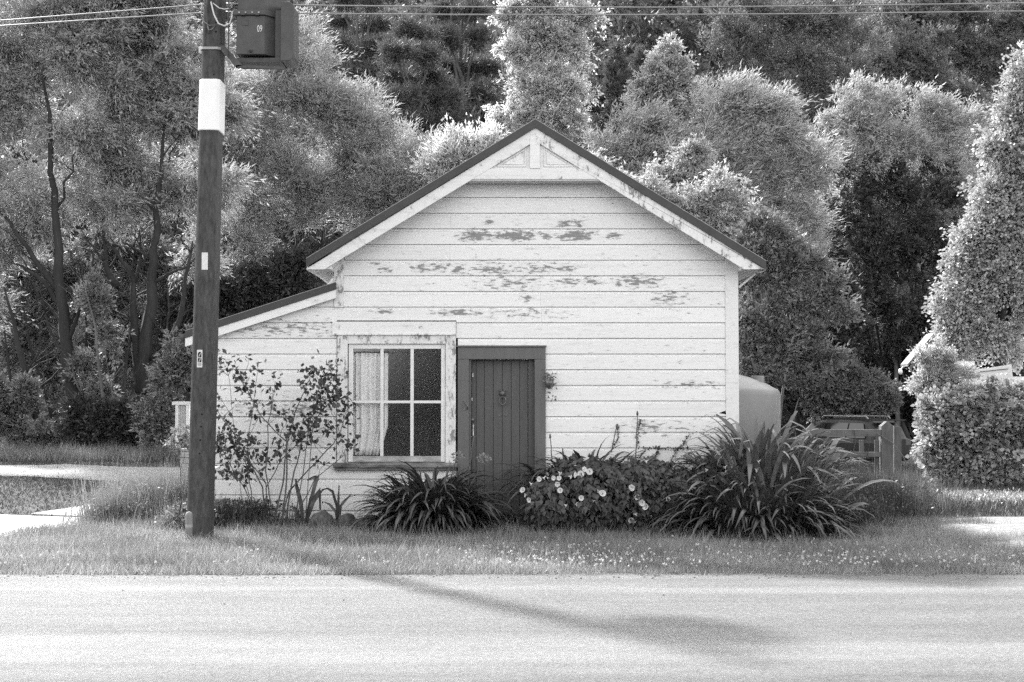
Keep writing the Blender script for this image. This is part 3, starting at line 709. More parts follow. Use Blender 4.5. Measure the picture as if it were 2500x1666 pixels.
def ring_stack(pys, grow=0.0):
    mb = MB()
    for py in pys: mb.v += [tuple(p) for p in pole_ring(py, grow)]
    for i in range(len(pys) - 1):
        for k in range(8): mb.f.append((i * 8 + k, i * 8 + (k + 1) % 8, (i + 1) * 8 + (k + 1) % 8, (i + 1) * 8 + k))
    mb.f.append(tuple(range(7, -1, -1))); mb.f.append(tuple((len(pys) - 1) * 8 + k for k in range(8))); return mb
ring_stack([1345, 1200, 900, 600, 300, 0, -140]).build('shaft', 'pole', pole, bevel=0.012)
ring_stack([318, 255, 193], 0.028).build('sleeve', 'sleeve', pole, bevel=0.012)
for hx_, hy_ in ((493, 1012), (491, 1042), (489, 1075), (487, 1108), (522, 182), (527, 78), (527, 55)):
    c = W(hx_, hy_, PB.y); MB().lathe([(0.0001, -0.0015), (0.010, -0.0015), (0.0135, 0.002)], c, 12, 'Y').build('bolt_hole', 'hole', pole)
c = W(500, 638, PB.y); MB().box(c + Vector((-.035, -.003, -.098)), c + Vector((.035, -.0002, .098))).build('plate', 'label', pole, bevel=0.001)
c = W(487.5, 876, PB.y); pl = MB().box(c + Vector((-.031, -.003, -.1)), c + Vector((.031, -.0002, .1))).build('warning_sticker', 'label', pole, bevel=0.001)
def ink(mbx): o = mbx.build('pictogram', 'ink', pole); return o
y_ = -.0038
a = c + Vector((0, y_, .042)); ink(MB().prism([a + Vector((.021 * math.cos(t) if t >= 0 else 0, 0, .012 + .024 * math.sin(t))) for t in np.linspace(0, math.pi, 9)] + [a + Vector((-.021, 0, -.028)), a + Vector((.021, 0, -.028))], (0, .0006, 0)))
a = c + Vector((0, y_, -.018)); ink(MB().box(a + Vector((-.021, 0, -.024)), a + Vector((.021, .0006, .024))))
for dz in (.042, -.018):
    a = c + Vector((0, y_ - .0008, dz)); MB().prism([a + Vector((-.012, 0, -.02)), a + Vector((-.006, 0, -.02)), a + Vector((.014, 0, .02)), a + Vector((.008, 0, .02))], (0, .0005, 0)).build('stroke', 'label', pole)
for dz in (-.055, -.066, -.077): ink(MB().box(c + Vector((-.02, y_, dz - .002)), c + Vector((.02, y_ + .0006, dz + .002))))
c_, w_, d_ = pole_at(118)
ring_stack([121, 115], 0.03).build('strap_band', 'steel', pole)
mb = MB(); p = W(489, 123, PB.y + .1); mb.box(p + Vector((-.012, -.03, -.038)), p + Vector((.05, .03, .038))); mb.build('small_box', 'label', pole, bevel=.003)
MB().tube([p + Vector((.04, 0, .02)), p + Vector((.04, 0, .11)), p + Vector((.1, .05, .02))], .012, 6).build('bracket_arm', 'dsteel', pole)
MB().box(W(556, 140, PB.y - .02), W(561, -60, PB.y + .05)).build('conduit', 'tank_paint', pole)
MB().tube([W(515, -60, PB.y - .04), W(503, 20, PB.y - .05), W(506, 60, PB.y - .03), W(510, 80, PB.y - .01)], .011, 6).build('cable_conduit', 'dsteel', pole)
# transformer on the pole's right
tb = W(575, 168, PB.y + 0.1)
trf = thing('pole_transformer', tb, 'boxy grey transformer with rounded cooling fin mounted high on the pole', 'transformer')
TY = PB.y + 0.02
def tx(px): return W(px, 90, TY).x
def tz_(py): return W(600, py, TY).z
plan = [(tx(577), TY), (tx(645), TY), (tx(692), TY + .26), (tx(692), TY + .5), (tx(577), TY + .5)]
def slab(plan, z0, z1, g=0): 
    cx = sum(p[0] for p in plan) / 5; cy = sum(p[1] for p in plan) / 5
    return MB().prism([(cx + (x - cx) * (1 + g), cy + (y - cy) * (1 + g), z0) for x, y in plan], (0, 0, z1 - z0))
slab(plan, tz_(133), tz_(38)).build('tank', 'tank_paint', trf, bevel=.008)
slab(plan, tz_(37.5), tz_(25), .10).build('flange', 'tank_paint', trf, bevel=.004)
slab(plan, tz_(24.5), tz_(-40), -.04).build('lid', 'tank_paint', trf, bevel=.008)
# cooling fin: rounded slab
def fin(x0, x1, y0, y1, z0, z1, r=.1):
    pts = [(x1 - r + r * math.cos(t), z0 + r + r * math.sin(t)) for t in np.linspace(-math.pi / 2, 0, 7)]
    pts += [(x1 - r + r * math.cos(t), z1 - r + r * math.sin(t)) for t in np.linspace(0, math.pi / 2, 7)] + [(x0, z1), (x0, z0)]
    return MB().prism([(x, y0, z) for x, z in pts], (0, y1 - y0, 0))
fin(tx(686), tx(718), TY - .02, TY + .36, tz_(150), tz_(5), .07).build('cooling_fin', 'tank_paint', trf, bevel=.008)
for i in range(3): fin(tx(668), tx(690), TY + .10 + i * .1, TY + .14 + i * .1, tz_(140), tz_(20), .04).build('cooling_fin', 'tank_paint', trf, bevel=.004)
mb = MB(); mb.prism([W(575, 165, TY), W(692, 169, TY), W(692, 163, TY), W(577, 159, TY)], (0, .05, 0)); mb.prism([W(575, 165, TY + .4), W(692, 169, TY + .4), W(692, 163, TY + .4), W(577, 159, TY + .4)], (0, .05, 0))
mb.build('platform_arm', 'dsteel', trf)
mb = MB(); mb.prism([W(534, 112, TY), W(548, 112, TY), W(592, 160, TY), W(575, 165, TY)], (0, .04, 0)); mb.build('bracket', 'dsteel', trf)
mb = MB(); mb.box((tx(577), TY + .05, tz_(150)), (tx(690), TY + .4, tz_(139))); mb.build('platform', 'dsteel', trf)
for (sx, px, py, sz, rz) in (('09', 640.5, 71, .11, .12), ('0', 681, 91, .075, .85)):
    me = text_mesh('number', sx, sz, 'label')
    o = link('number', me, None); o.parent = trf
    if sx == '09': p = W(634, 71, TY - .002); o.rotation_euler = (math.pi / 2, 0, 0)
    else:
        u = (0.8); p = Vector((tx(645) + (tx(692) - tx(645)) * u, TY + .26 * u, tz_(91))) + Vector((.004, -.004, 0)); o.rotation_euler = (math.pi / 2, 0, math.atan2(.26, tx(692) - tx(645)))
    o.scale = (0.55, 1, 1); o.location = p - trf.location
MB().lathe([(.0001, -.06), (.012, -.058), (.012, -.035), (.022, -.03), (.022, 0)], W(612, 124, TY), 10, 'Y').build('drain_valve', 'dsteel', trf)
for bx0 in (584, 600, 616, 632): MB().lathe([(.0001, -.012), (.011, -.012), (.011, 0)], W(bx0, 31, TY - .025), 6, 'Y').build('flange_bolt', 'steel', trf)
MB().box((tx(590), TY - .006, tz_(62)), (tx(606), TY - .0005, tz_(50))).build('rating_plate', 'tank_paint', trf, bevel=.001)
for bx0 in (590, 625): MB().tube([W(bx0, 40, TY), W(bx0, 36, TY - .04), W(bx0 + 6, 36, TY - .04), W(bx0 + 6, 40, TY)], .006, 5).build('lifting_lug', 'dsteel', trf)
mb = MB(); mb.tube([W(515, 5, PB.y - .03), W(522, 35, PB.y - .05), W(533, 58, PB.y - .06), W(548, 64, PB.y - .06), W(561, 58, PB.y - .05), W(566, 40, PB.y), W(566, 28, PB.y + .05)], .009, 6)
tag(mb.build('transformer_lead', 'wire_w', smooth=True), 'pale looping lead hanging across the pole to the transformer', 'lead')
mb = MB(); mb.tube([W(520, 8, PB.y - .02), W(535, 20, PB.y - .05), W(548, 23, PB.y - .05), W(558, 21, PB.y - .03)], .006, 6)
tag(mb.build('upper_lead', 'wire_w', smooth=True), 'short thin lead curving over the pole above the looping one', 'lead')
mb = MB(); mb.tube([W(494, 8, PB.y - .03), W(491, 35, PB.y - .04), W(497, 52, PB.y - .05), W(509, 62, PB.y - .04), W(526, 62, PB.y - .015)], .005, 6); mb.tube([W(507, 60, PB.y - .03), W(509, 74, PB.y - .04), W(517, 72, PB.y - .03), W(524, 64, PB.y - .012)], .006, 6)
tag(mb.build('earth_wire', 'cable', smooth=True), 'thin dark wire looping down the left face of the pole', 'wire')
def cable(pts, Y0, Y1, label, r=.008):
    pts2 = []
    for i in range(len(pts) - 1):
        for k in range(6):
            u = k / 6; x = pts[i][0] * (1 - u) + pts[i + 1][0] * u; y = pts[i][1] * (1 - u) + pts[i + 1][1] * u; pts2.append((x, y))
    pts2.append(pts[-1]); n_ = len(pts2)
    mb = MB(); mb.tube([W(x, y, Y0 + (Y1 - Y0) * (x - pts[0][0]) / (pts[-1][0] - pts[0][0])) for x, y in pts2], r, 6)
    tag(mb.build('overhead_cable', 'cable', smooth=True), label, 'cable', 'overhead cables')
cable([(-500, 84), (10, 50), (250, 31), (488, 12), (500, 11)], PB.y + .15, PB.y + .15, 'upper of the two overhead cables left of the pole')
cable([(-500, 104), (10, 63), (250, 47), (490, 32), (504, 31)], PB.y + .15, PB.y + .15, 'lower of the two overhead cables left of the pole')
cable([(545, 9), (720, 13), (1100, 17), (1600, 18.5), (2000, 15), (2480, 8), (2900, 0)], PB.y + .35, PB.y + .35, 'upper of the two overhead cables right of the transformer')
cable([(545, 29), (720, 33), (1100, 36), (1600, 36.5), (2000, 34), (2480, 28), (2900, 20)], PB.y + .35, PB.y + .35, 'lower of the two overhead cables right of the transformer')
# marker post
b0 = G(461, 1327)
t = thing('marker_post', b0, 'short pale round-topped marker post beside the foot of the power pole', 'marker post')
hgt = W(461, 1249, b0.y).z
MB().lathe([(0.0001, -.1), (.04, -.1), (.04, hgt - .04), (.036, hgt - .02), (.024, hgt - .006), (.0001, hgt)], (b0.x, b0.y, 0), 14).build('post', 'block', t, smooth=True)
MB().lathe([(.0405, hgt * .5), (.0415, hgt * .5 + .004), (.0415, hgt * .5 + .03), (.0405, hgt * .5 + .034)], (b0.x, b0.y, 0), 14).build('band', 'fence', t)

# ------------------------------------------------------------------ yard things: tank, gate, fence panel, car, shed
TKY = 22.6
tc_ = W(1708, 955, TKY); tr_ = (W(1902, 955, TKY).x - tc_.x); zs = W(0, 949, TKY).z; zt = W(0, 904, TKY).z
t = thing('water_tank', (tc_.x, TKY, 0), 'pale round water tank with domed lid behind the right corner of the cottage', 'water tank')
MB().lathe([(0.0001, -.05), (tr_, -.05), (tr_, zs - .10), (tr_ - .012, zs - .055), (tr_ - .045, zs - .015), (tr_ - .10, zs + .01), (tr_ * .75, zs + (zt - zs) * .45), (tr_ * .4, zs + (zt - zs) * .86), (0.0001, zt)], (tc_.x, TKY, 0), 64).build('shell', 'tankp', t, smooth=True)
p = W(1850, 930, TKY - .3); MB().lathe([(.0001, .10), (.10, .10), (.105, .085), (.10, 0), (.12, -.08)], (p.x, TKY - .3, p.z - .02), 16).build('lid', 'tankp', t, smooth=True)

GY = 21.0
t = thing('timber_gate_fence', W(2170, 1236, GY), 'weathered timber rail and posts of an overgrown gate behind the strap-leaved plants', 'gate')
def wbox(px0, py0, px1, py1, Y0, Y1): return MB().box(W(px0, py0, Y0), Vector((W(px1, py1, Y0).x, Y1, W(px1, py1, Y0).z)))
wbox(1960, 1049, 2152, 1066, GY + .01, GY + .06).build('rail', 'timber', t, bevel=.005)
wbox(1990, 1104, 2178, 1116, GY + .02, GY + .06).build('rail', 'timber', t, bevel=.005)
mb = MB(); q = [W(x, y, GY) for x, y in ((2152, 1250), (2181, 1250), (2181, 1040), (2166, 1029), (2152, 1041))]; mb.prism(q, (0, .16, 0)); mb.build('post', 'timber_v', t, bevel=.006)
mb = MB(); q = [W(x, y, GY + .2) for x, y in ((2183, 1250), (2201, 1250), (2201, 1043), (2183, 1040))]; mb.prism(q, (0, .12, 0)); mb.build('post', 'timber_v', t, bevel=.006)
for px in (2098, 2135): wbox(px, 1075, px + 13, 1230, GY + .065, GY + .085).build('paling', 'timber_v', t, bevel=.003)
for px, py in ((2085, 1049), (2118, 1059)): MB().tube([W(px, py, GY - .01), W(px + 4, py + 30, GY - .02), W(px - 2, py + 60, GY)], .006, 5).build('wire', 'dsteel', t)
MB().tube([W(2140, 1058, GY - .02), W(2180, 1082, GY - .05), W(2205, 1115, GY - .1), W(2215, 1140, GY - .1)], .008, 5).build('dry_stem', 'timber', t)

FYd = 20.0
t = thing('fence_panel', W(444, 1100, FYd), 'pale sheet fence panel with capping rail behind the power pole', 'fence')
wbox(428, 985, 435, 1080, FYd, FYd + .05).build('post', 'fence_l', t); wbox(454, 985, 462, 1080, FYd, FYd + .05).build('post', 'fence_l', t)
wbox(435, 990, 454, 1080, FYd + .02, FYd + .04).build('sheet', 'fence', t); wbox(420, 981, 470, 989, FYd - .02, FYd + .07).build('rail', 'fence_l', t)
for k in range(4): wbox(437.5 + k * 4.2, 991, 439 + k * 4.2, 1080, FYd + .012, FYd + .0195).build('rib', 'fence', t)
t = thing('block_pier', G(448, 1215), 'low pier of pale concrete blocks beside the pole under the fence panel', 'pier')
PYd = G(448, 1215).y
for k, (a, b_) in enumerate(((1096, 1102), (1103.5, 1117), (1118.5, 1131), (1132.5, 1147), (1148.5, 1163), (1164.5, 1180), (1181.5, 1216))):
    o = wbox(439.5 + random.uniform(-.6, .6), a, 470, b_, PYd, PYd + .2).build('block', 'block', t, bevel=.006)

# the car: a dark four-wheel drive seen from its rear right corner
CYd = 44.0
cw = W(2182, 1020, CYd); cgz = float(terrain(cw.x, CYd))
car = thing('parked_car', (cw.x, CYd, cgz), 'dark estate car with roof rails parked behind the gate under the trees', 'car')
car.rotation_euler = (0, 0, R(38))                      # nose away from the camera, turned left
def cpart(mbx, name, mat, par=None, bevel=0, smooth=False):
    o = mbx.build(name, mat, None, smooth=smooth, bevel=bevel); o.parent = par or car; return o
# side outline (y along the car, rear at 0, nose +4.5), swept across 1.8 m with tumblehome
def car_body():
    sec = [  # y, half width, z low, z belt, z roof, half width roof
        (0.00, .78, .42, .98, 1.02, .70), (0.06, .86, .34, 1.02, 1.10, .72), (0.20, .89, .30, 1.03, 1.42, .66), (0.42, .90, .28, 1.03, 1.60, .64), (0.9, .91, .28, 1.02, 1.66, .65),
        (1.6, .91, .26, 1.01, 1.68, .65), (2.3, .91, .26, 1.00, 1.66, .64), (2.85, .91, .26, .99, 1.50, .62), (3.25, .90, .26, .98, 1.14, .66), (3.5, .89, .26, .96, 1.02, .72), (4.1, .86, .28, .86, .92, .70), (4.4, .80, .32, .74, .80, .62), (4.5, .70, .40, .62, .66, .55)]
    mb = MB()
    for (y, hw, zl, zb, zr, hr) in sec:
        mb.v += [(-hw * .92, y, zl), (-hw, y, zl + .15), (-hw, y, zb - .12), (-hw * .97, y, zb), (-hr, y, zr - .05), (-hr * .8, y, zr), (hr * .8, y, zr), (hr, y, zr - .05), (hw * .97, y, zb), (hw, y, zb - .12), (hw, y, zl + .15), (hw * .92, y, zl)]
    n_ = 12
    for i in range(len(sec) - 1):
        for k in range(n_): mb.f.append((i * n_ + k, (i + 1) * n_ + k, (i + 1) * n_ + (k + 1) % n_, i * n_ + (k + 1) % n_))
    mb.f.append(tuple(range(n_))); mb.f.append(tuple((len(sec) - 1) * n_ + k for k in range(n_ - 1, -1, -1)))
    return mb
body = cpart(car_body(), 'body', 'car', bevel=.02, smooth=False)
cpart(MB().prism([(-.60, .055, 1.08), (.60, .055, 1.08), (.545, .285, 1.47), (-.545, .285, 1.47)], (0, .0, .012)), 'rear_window', 'carglass')
for s in (-1, 1):
    def sp(y, z): 
        t_ = (z - 1.03) / (1.6 - 1.03); return (s * (.895 - .235 * t_ + .012), y, z)
    for (a, b_, c_, d__) in ((0.42, 1.15, .62, 1.15), (1.2, 2.05, 1.2, 2.05), (2.1, 3.05, 2.1, 2.62)):
        f4 = [sp(a, 1.06), sp(b_, 1.06), sp(d__, 1.52), sp(c_, 1.52)]
        cpart(MB().prism(f4, (s * .012, 0, .004)), 'side_window', 'carglass')
    rl = MB(); rl.tube([(s * .56, .55, 1.66), (s * .56, .62, 1.73), (s * .56, 2.3, 1.74), (s * .56, 2.4, 1.68)], .022, 6); cpart(rl, 'roof_rail', 'rim')
    cpart(MB().box((s * .60, -.012, .82), (s * .86, .10, 1.02)), 'tail_lamp', 'lamp', bevel=.01)
    cpart(MB().box((s * .91, 2.45, 1.0), (s * 1.08, 2.57, 1.13)), 'mirror', 'car', bevel=.03)
    for y in (.85, 3.6):
        wl = bpy.data.objects.new('wheel', None); COL.objects.link(wl); wl.parent = car; wl.location = (s * .80, y, .34); wl.empty_display_size = .1
        cpart(MB().lathe([(.22, -.11), (.31, -.115), (.34, -.08), (.345, 0), (.34, .08), (.31, .115), (.22, .11), (.22, -.11)], (0, 0, 0), 28, 'X'), 'tyre', 'tyre', wl, smooth=True)
        rm = MB(); rm.lathe([(.001, .07), (.06, .075), (.07, .06), (.2, .07), (.222, .10), (.222, -.1), (.001, -.09)], (0, 0, 0), 20, 'X')
        if s < 0: rm.v = [(-x, y2, z2) for x, y2, z2 in rm.v]
        for k in range(5):
            w = 2 * math.pi * k / 5; rm.tube([(s * .085, .05 * math.cos(w), .05 * math.sin(w)), (s * .095, .2 * math.cos(w), .2 * math.sin(w))], .022, 5)
        cpart(rm, 'rim', 'rim', wl)
        cpart(MB().lathe([(.345, .06), (.40, .075), (.40, .125), (.355, .125)], (0, 0, 0), 28, 'X') if s > 0 else MB().lathe([(.345, -.06), (.40, -.075), (.40, -.125), (.355, -.125)], (0, 0, 0), 28, 'X'), 'wheel_arch', 'tyre', wl)
cpart(MB().box((-.84, -.07, .38), (.84, .08, .62)), 'bumper', 'tyre', bevel=.03)
cpart(MB().box((-.62, .0, 1.60), (.62, .36, 1.635)), 'spoiler', 'car', bevel=.012)
cpart(MB().box((-.30, -.020, .72), (.30, -.001, .88)), 'plate_recess', 'tyre')
pl = cpart(MB().box((-.18, -.028, .735), (.18, -.021, .86)), 'number_plate', 'label')
o = link('plate_number', text_mesh('plate_number', 'EQU428', .095, 'ink')); o.parent = car; o.location = (0, -.0292, .797); o.rotation_euler = (math.pi / 2, 0, 0); o.scale = (.9, 1, 1)

# shed behind the hedge
SY = 27.5
sh = thing('garden_shed', W(2400, 1170, SY), 'white shed with sloping roof almost hidden behind the right-hand hedge', 'shed')
sx0, sx1 = W(2345, 900, SY).x, W(2345, 900, SY).x + 3.0
zr0 = W(0, 905, SY).z; zr1 = W(0, 838, SY).z
MB().box((sx0, SY, -.1), (sx1, SY + 3, zr0 - .12)).build('wall', 'shed_w', sh)
rp = [W(2216, 889, SY - .25), W(2256, 842, SY - .25)]
d = (rp[1] - rp[0]); k2 = rp[0] + d * 1.6
MB().prism([rp[0], k2, k2 + Vector((0, 0, -.05)), rp[0] + Vector((0, 0, -.05))], (0, .5, 0)).build('roof', 'corr', sh)
MB().prism([rp[0] + Vector((.03, -.02, -.055)), k2 + Vector((0, -.02, -.055)), k2 + Vector((0, -.02, -.15)), rp[0] + Vector((.03, -.02, -.15))], (0, .03, 0)).build('bargeboard', 'timber', sh)
MB().box(W(2332, 883, SY - .1), W(2372, 893, SY + .1)).build('fascia', 'shed_w', sh)
mb = MB(); q = [W(x, y, SY - 1.0) for x, y in ((2376, 905), (2470, 890), (2476, 960), (2376, 960))]; mb.prism(q, (0, .03, 0)); mb.build('side_sheet', 'shed_w', sh)
mb = MB(); q = [W(x, y, SY - 1.02) for x, y in ((2376, 909), (2462, 900), (2462, 901.5), (2376, 910.5))]; mb.prism(q, (0, .015, 0)); mb.build('sheet_joint', 'dsteel', sh)
fl = thing('shed_floodlight', W(2200, 905, SY - .3), 'small floodlight on a bent arm below the shed eave', 'lamp')
MB().tube([rp[0] + Vector((0, 0, -.03)), W(2214, 893, SY - .3), W(2204, 896, SY - .3), W(2200, 901, SY - .3)], .012, 6).build('arm', 'bright', fl)
mb = MB(); p = W(2198.5, 907, SY - .3); mb.lathe([(.0001, -.062), (.03, -.055), (.042, -.02), (.038, .02), (.018, .05), (.0001, .052)], p, 12); mb.build('lamp_head', 'bright', fl, smooth=True)

# ------------------------------------------------------------------ trees
def px_lobes(specs, Y, depth=0.8):
    """lobes of a crown given as (px, py, rx, ry) in photograph pixels, dropped at distance Y"""
    out = []
    for s in specs:
        px, py, rx, ry = s[:4]; dy = s[4] if len(s) > 4 else 0
        c = W(px, py, Y + dy); k = (Y + dy) / F
        r = np.array([rx * k, (rx + ry) / 2 * k * depth, ry * k]); c = np.array(c); out.append((c, r * .85))
        for q in range(6):
            u = rand_dir(1)[0]; u[1] = -abs(u[1]) * .6; w_ = RNG.uniform(.14, .48); out.append((c + u * r * (1.32 - w_ * RNG.uniform(.6, 1.3)), r * w_))
    return out
def crown_mesh(name, lobes, mat, n, leaf=(.16, .035), sprig=.5, per=12, flow=(0, 0, 0), sub=14, subr=None, fill=.5, tip=1.0, dense=1.0):
    """each lobe is a fan of branches from its foot; every branch carries sprays of leafy sprigs, with gaps between branches"""
    f = np.array(flow, float); O, E, Mi, Wt, Sg = [], [], [], [], []
    for c, r in lobes:
        k = max(5, int(sub * 1.1)); u = rand_dir(k)
        u[:, 1] = np.where(RNG.random(k) < .6, -np.abs(u[:, 1]), u[:, 1]); u[:, 2] = np.where((u[:, 2] < -.3) & (RNG.random(k) < .75), -u[:, 2], u[:, 2])
        o = c + np.array([0, 0, -.55]) * r + RNG.normal(size=(k, 3)) * r * .12
        e = c + u * r * (RNG.beta(2, 2.4, k) * 1.0 + .45)[:, None]
        m = (o + e) / 2 + np.array([0, 0, .22]) * r + RNG.normal(size=(k, 3)) * r * .10
        O.append(o); E.append(e); Mi.append(m); rr = float(np.prod(r)) ** (1 / 3); Wt += [rr * rr * w for w in RNG.uniform(.35, 1.6, k)]; Sg += [rr * w for w in RNG.uniform(.07, .19, k)]
    O, E, Mi, Wt, Sg = np.concatenate(O), np.concatenate(E), np.concatenate(Mi), np.array(Wt), np.array(Sg); Wt /= Wt.sum()
    ns = n // per; idx = RNG.choice(len(O), ns, p=Wt)
    t = RNG.random(ns) ** .6 * .78 + .26; t_ = t[:, None]
    o, m, e = O[idx], Mi[idx], E[idx]
    pos = (1 - t_) ** 2 * o + 2 * t_ * (1 - t_) * m + t_ ** 2 * e
    tan = unit(2 * (1 - t_) * (m - o) + 2 * t_ * (e - m))
    out = RNG.normal(size=(ns, 3)); out[:, 2] *= .7; pos = pos + out * (Sg[idx] * (1.25 - .75 * t))[:, None]
    d = unit(tan * .45 + unit(out) * .55 + f + RNG.normal(size=(ns, 3)) * .42)
    sl = sprig * RNG.uniform(.3, 1.1, ns) * np.where(RNG.random(ns) < .08, 1.5, 1.0)
    lt = RNG.random(len(O))[idx] * .55 + RNG.random(ns) * .45
    tt = (np.arange(per) + RNG.random((ns, per))) / per
    side = RNG.normal(size=(ns, per, 3)) * (sl * .13)[:, None, None]
    P = pos[:, None, :] + d[:, None, :] * (tt * sl[:, None])[:, :, None] + side + (f * tip)[None, None, :] * (tt ** 2 * sl[:, None])[:, :, None] * .5
    ld = unit(d[:, None, :] + f * .4 + RNG.normal(size=(ns, per, 3)) * .36)
    sn = unit(unit(out) * .5 + RNG.normal(size=(ns, 3)) * .5 + np.array([-.1, -.1, .5]))
    nr = unit(sn[:, None, :] + RNG.normal(size=(ns, per, 3)) * .35).reshape(-1, 3)
    P = P.reshape(-1, 3); ld = ld.reshape(-1, 3); m_ = len(P)
    L_ = leaf[0] * RNG.uniform(.6, 1.3, m_); W_ = leaf[1] * RNG.uniform(.7, 1.3, m_)
    tone = np.clip(np.repeat(lt, per) * .75 + RNG.random(m_) * .35 - .05, 0, 1)
    if lobes[0][0][1] > 31:                             # far crowns: one triangle a leaf
        w = unit(np.cross(ld, nr)) * W_[:, None] / 2
        return tris_mesh(name, np.stack([P + w + ld * L_[:, None] * .3, P - w, P + ld * L_[:, None]], 1), tone, mat)
    return quads_mesh(name, leaves(P, ld, nr, L_, W_), tone, mat)
def limb_path(a, b, wob=.06, n=6):
    a, b = Vector(a), Vector(b); L_ = (b - a).length; pts = []
    for i in range(n + 1):
        u = i / n; p = a.lerp(b, u)
        if 0 < i < n: p += Vector((random.uniform(-1, 1), random.uniform(-1, 1), random.uniform(-.4, .4))) * L_ * wob
        pts.append(p)
    return pts
def trunk_mesh(name, base, lobes, r0, mat, forks=None, px_limbs=None, Y=None, twigs=3, front=0):
    """tapered trunk, limbs to every lobe, twigs off the limbs"""
    mb = MB()
    base = Vector(base)
    if px_limbs:
        for (pts, ra, rb) in px_limbs:
            P = [W(x, y, Y - front + (dz[0] if dz else 0)) for x, y, *dz in pts]; ra *= 1.15
            fine = []
            for i in range(len(P) - 1):
                for k in range(3): fine.append(P[i].lerp(P[i + 1], k / 3) + Vector((random.uniform(-1, 1), random.uniform(-1, 1), 0)) * ra * .25)
            fine.append(P[-1]); m_ = len(fine)
            rb *= .45; mb.tube(fine, [ra + (rb - ra) * i / (m_ - 1) for i in range(m_)], 8)
            for q in range(5 if ra > .04 else 2):           # side branches, then a twig off each
                k = random.randint(m_ // 3, m_ - 2); s0 = fine[k]; L0 = random.uniform(.7, 2.0); sd = random.choice((-1, 1))
                e0 = s0 + Vector((sd * random.uniform(.3, .9), random.uniform(-.4, .3), random.uniform(.5, 1.1))).normalized() * L0; rr = (ra + (rb - ra) * k / m_) * random.uniform(.28, .5)
                pp = limb_path(s0, e0, .07, 5); mb.tube(pp, [rr * (1 - .8 * i / 5) for i in range(6)], 5)
                e1 = pp[3] + Vector((-sd * random.uniform(.1, .7), random.uniform(-.2, .2), random.uniform(.3, .9))) * L0 * .6; mb.tube(limb_path(pp[3], e1, .07, 4), [rr * .45 * (1 - .7 * i / 4) for i in range(5)], 4)
    cen = sum((Vector(c) for c, r in lobes), Vector()) / len(lobes)
    low = min(c[2] - r[2] for c, r in lobes)
    fork = base.lerp(Vector((cen.x, cen.y, max(base.z + .8, (low + cen.z) / 2))), .7)
    if not px_limbs:
        p = limb_path(base - Vector((0, 0, .3)), fork, .03, 6); mb.tube(p, [r0 * (1.25 if i == 0 else 1) * (1 - .35 * i / 6) for i in range(7)], 8)
    for c, r in (lobes[::7] if len(lobes) % 7 == 0 else lobes):
        c = Vector(c); a = fork if not px_limbs else c + Vector((random.uniform(-.4, .4) * r[0], 0, -r[2] * 1.3))
        p = limb_path(a, c + Vector((0, 0, r[2] * .5)), .05, 6); rr = r0 * (.22 if px_limbs else .42)
        mb.tube(p, [rr * (1 - .8 * i / 6) for i in range(7)], 6)
        for q in range(twigs):
            s = p[random.randint(2, 5)]; e = c + Vector((random.uniform(-1, 1) * r[0], random.uniform(-1, .4) * r[1], random.uniform(-.5, 1) * r[2])) * .8
            pp = limb_path(s, e, .06, 4); mb.tube(pp, [rr * .38 * (1 - .75 * i / 4) for i in range(5)], 5)
    return mb.mesh(name, mat, True)
def tree(name, label, base_px, Y, specs, leafmat, n, leaf, bark='bark', r0=.15, cat='tree', group='trees behind the cottage', depth=.8, px_limbs=None, twigs=3, skirt=False, **kw):
    if skirt:
        ym = sum(q[1] for q in specs) / len(specs)
        specs = list(specs) + [(q[0] + random.uniform(-20, 20), q[1] + q[3] * k_ + random.uniform(-15, 15), q[2] * .9, q[3] * .9, 1.0 + k_) for q in specs if q[1] > ym for k_ in (1.3, 2.5)]
    lobes = px_lobes(specs, Y, depth)
    bx_ = W(base_px, 955, Y).x; bz = float(terrain(bx_, Y))
    t = thing(name, (bx_, Y, bz), label, cat, group)
    link('trunk', trunk_mesh(name + '_trunk', (bx_, Y, bz), lobes, r0, bark, px_limbs=px_limbs, Y=Y, twigs=twigs, front=.9 if base_px < 400 else 0), t)
    link('crown', crown_mesh(name + '_crown', lobes, leafmat, n, leaf, **kw), t)
    return t
WIND = (.55, 0, .12)
# left willows with dark branching stems
tree('willow_tree', 'tall leaning willow with forked dark stem at the far left', 178, 38, [(60, 60, 170, 150), (230, 110, 150, 150), (40, 300, 140, 140), (210, 330, 150, 130), (90, 500, 120, 110), (260, 520, 90, 60), (-60, 640, 90, 120), (-30, 760, 60, 70), (60, 560, 60, 40), (-120, 200, 150, 220)],
     'willow', 120000, (.17, .042), 'bark', .14, flow=(.25, 0, -.35), sprig=.55, sub=16,
     px_limbs=[([(185, 1112), (178, 1000), (165, 850), (150, 720), (140, 560), (125, 420), (118, 280), (105, 160)], .20, .05), ([(150, 720), (90, 640), (20, 540), (-40, 470)], .085, .03), ([(155, 760), (110, 690), (55, 650), (20, 640)], .07, .025),
               ([(105, 1110), (75, 960), (40, 820), (10, 700)], .12, .05), ([(140, 1110, 1), (120, 1000, 1), (70, 830, 1), (50, 700, 1)], .06, .03), ([(160, 850), (215, 700), (240, 560)], .06, .03), ([(215, 1112, .5), (205, 960, .5), (212, 800, .4), (200, 640, .3)], .05, .03), ([(20, 1112, .5), (30, 960, .5), (10, 800, .5)], .07, .04), ([(168, 900), (120, 800), (95, 700)], .04, .02)])
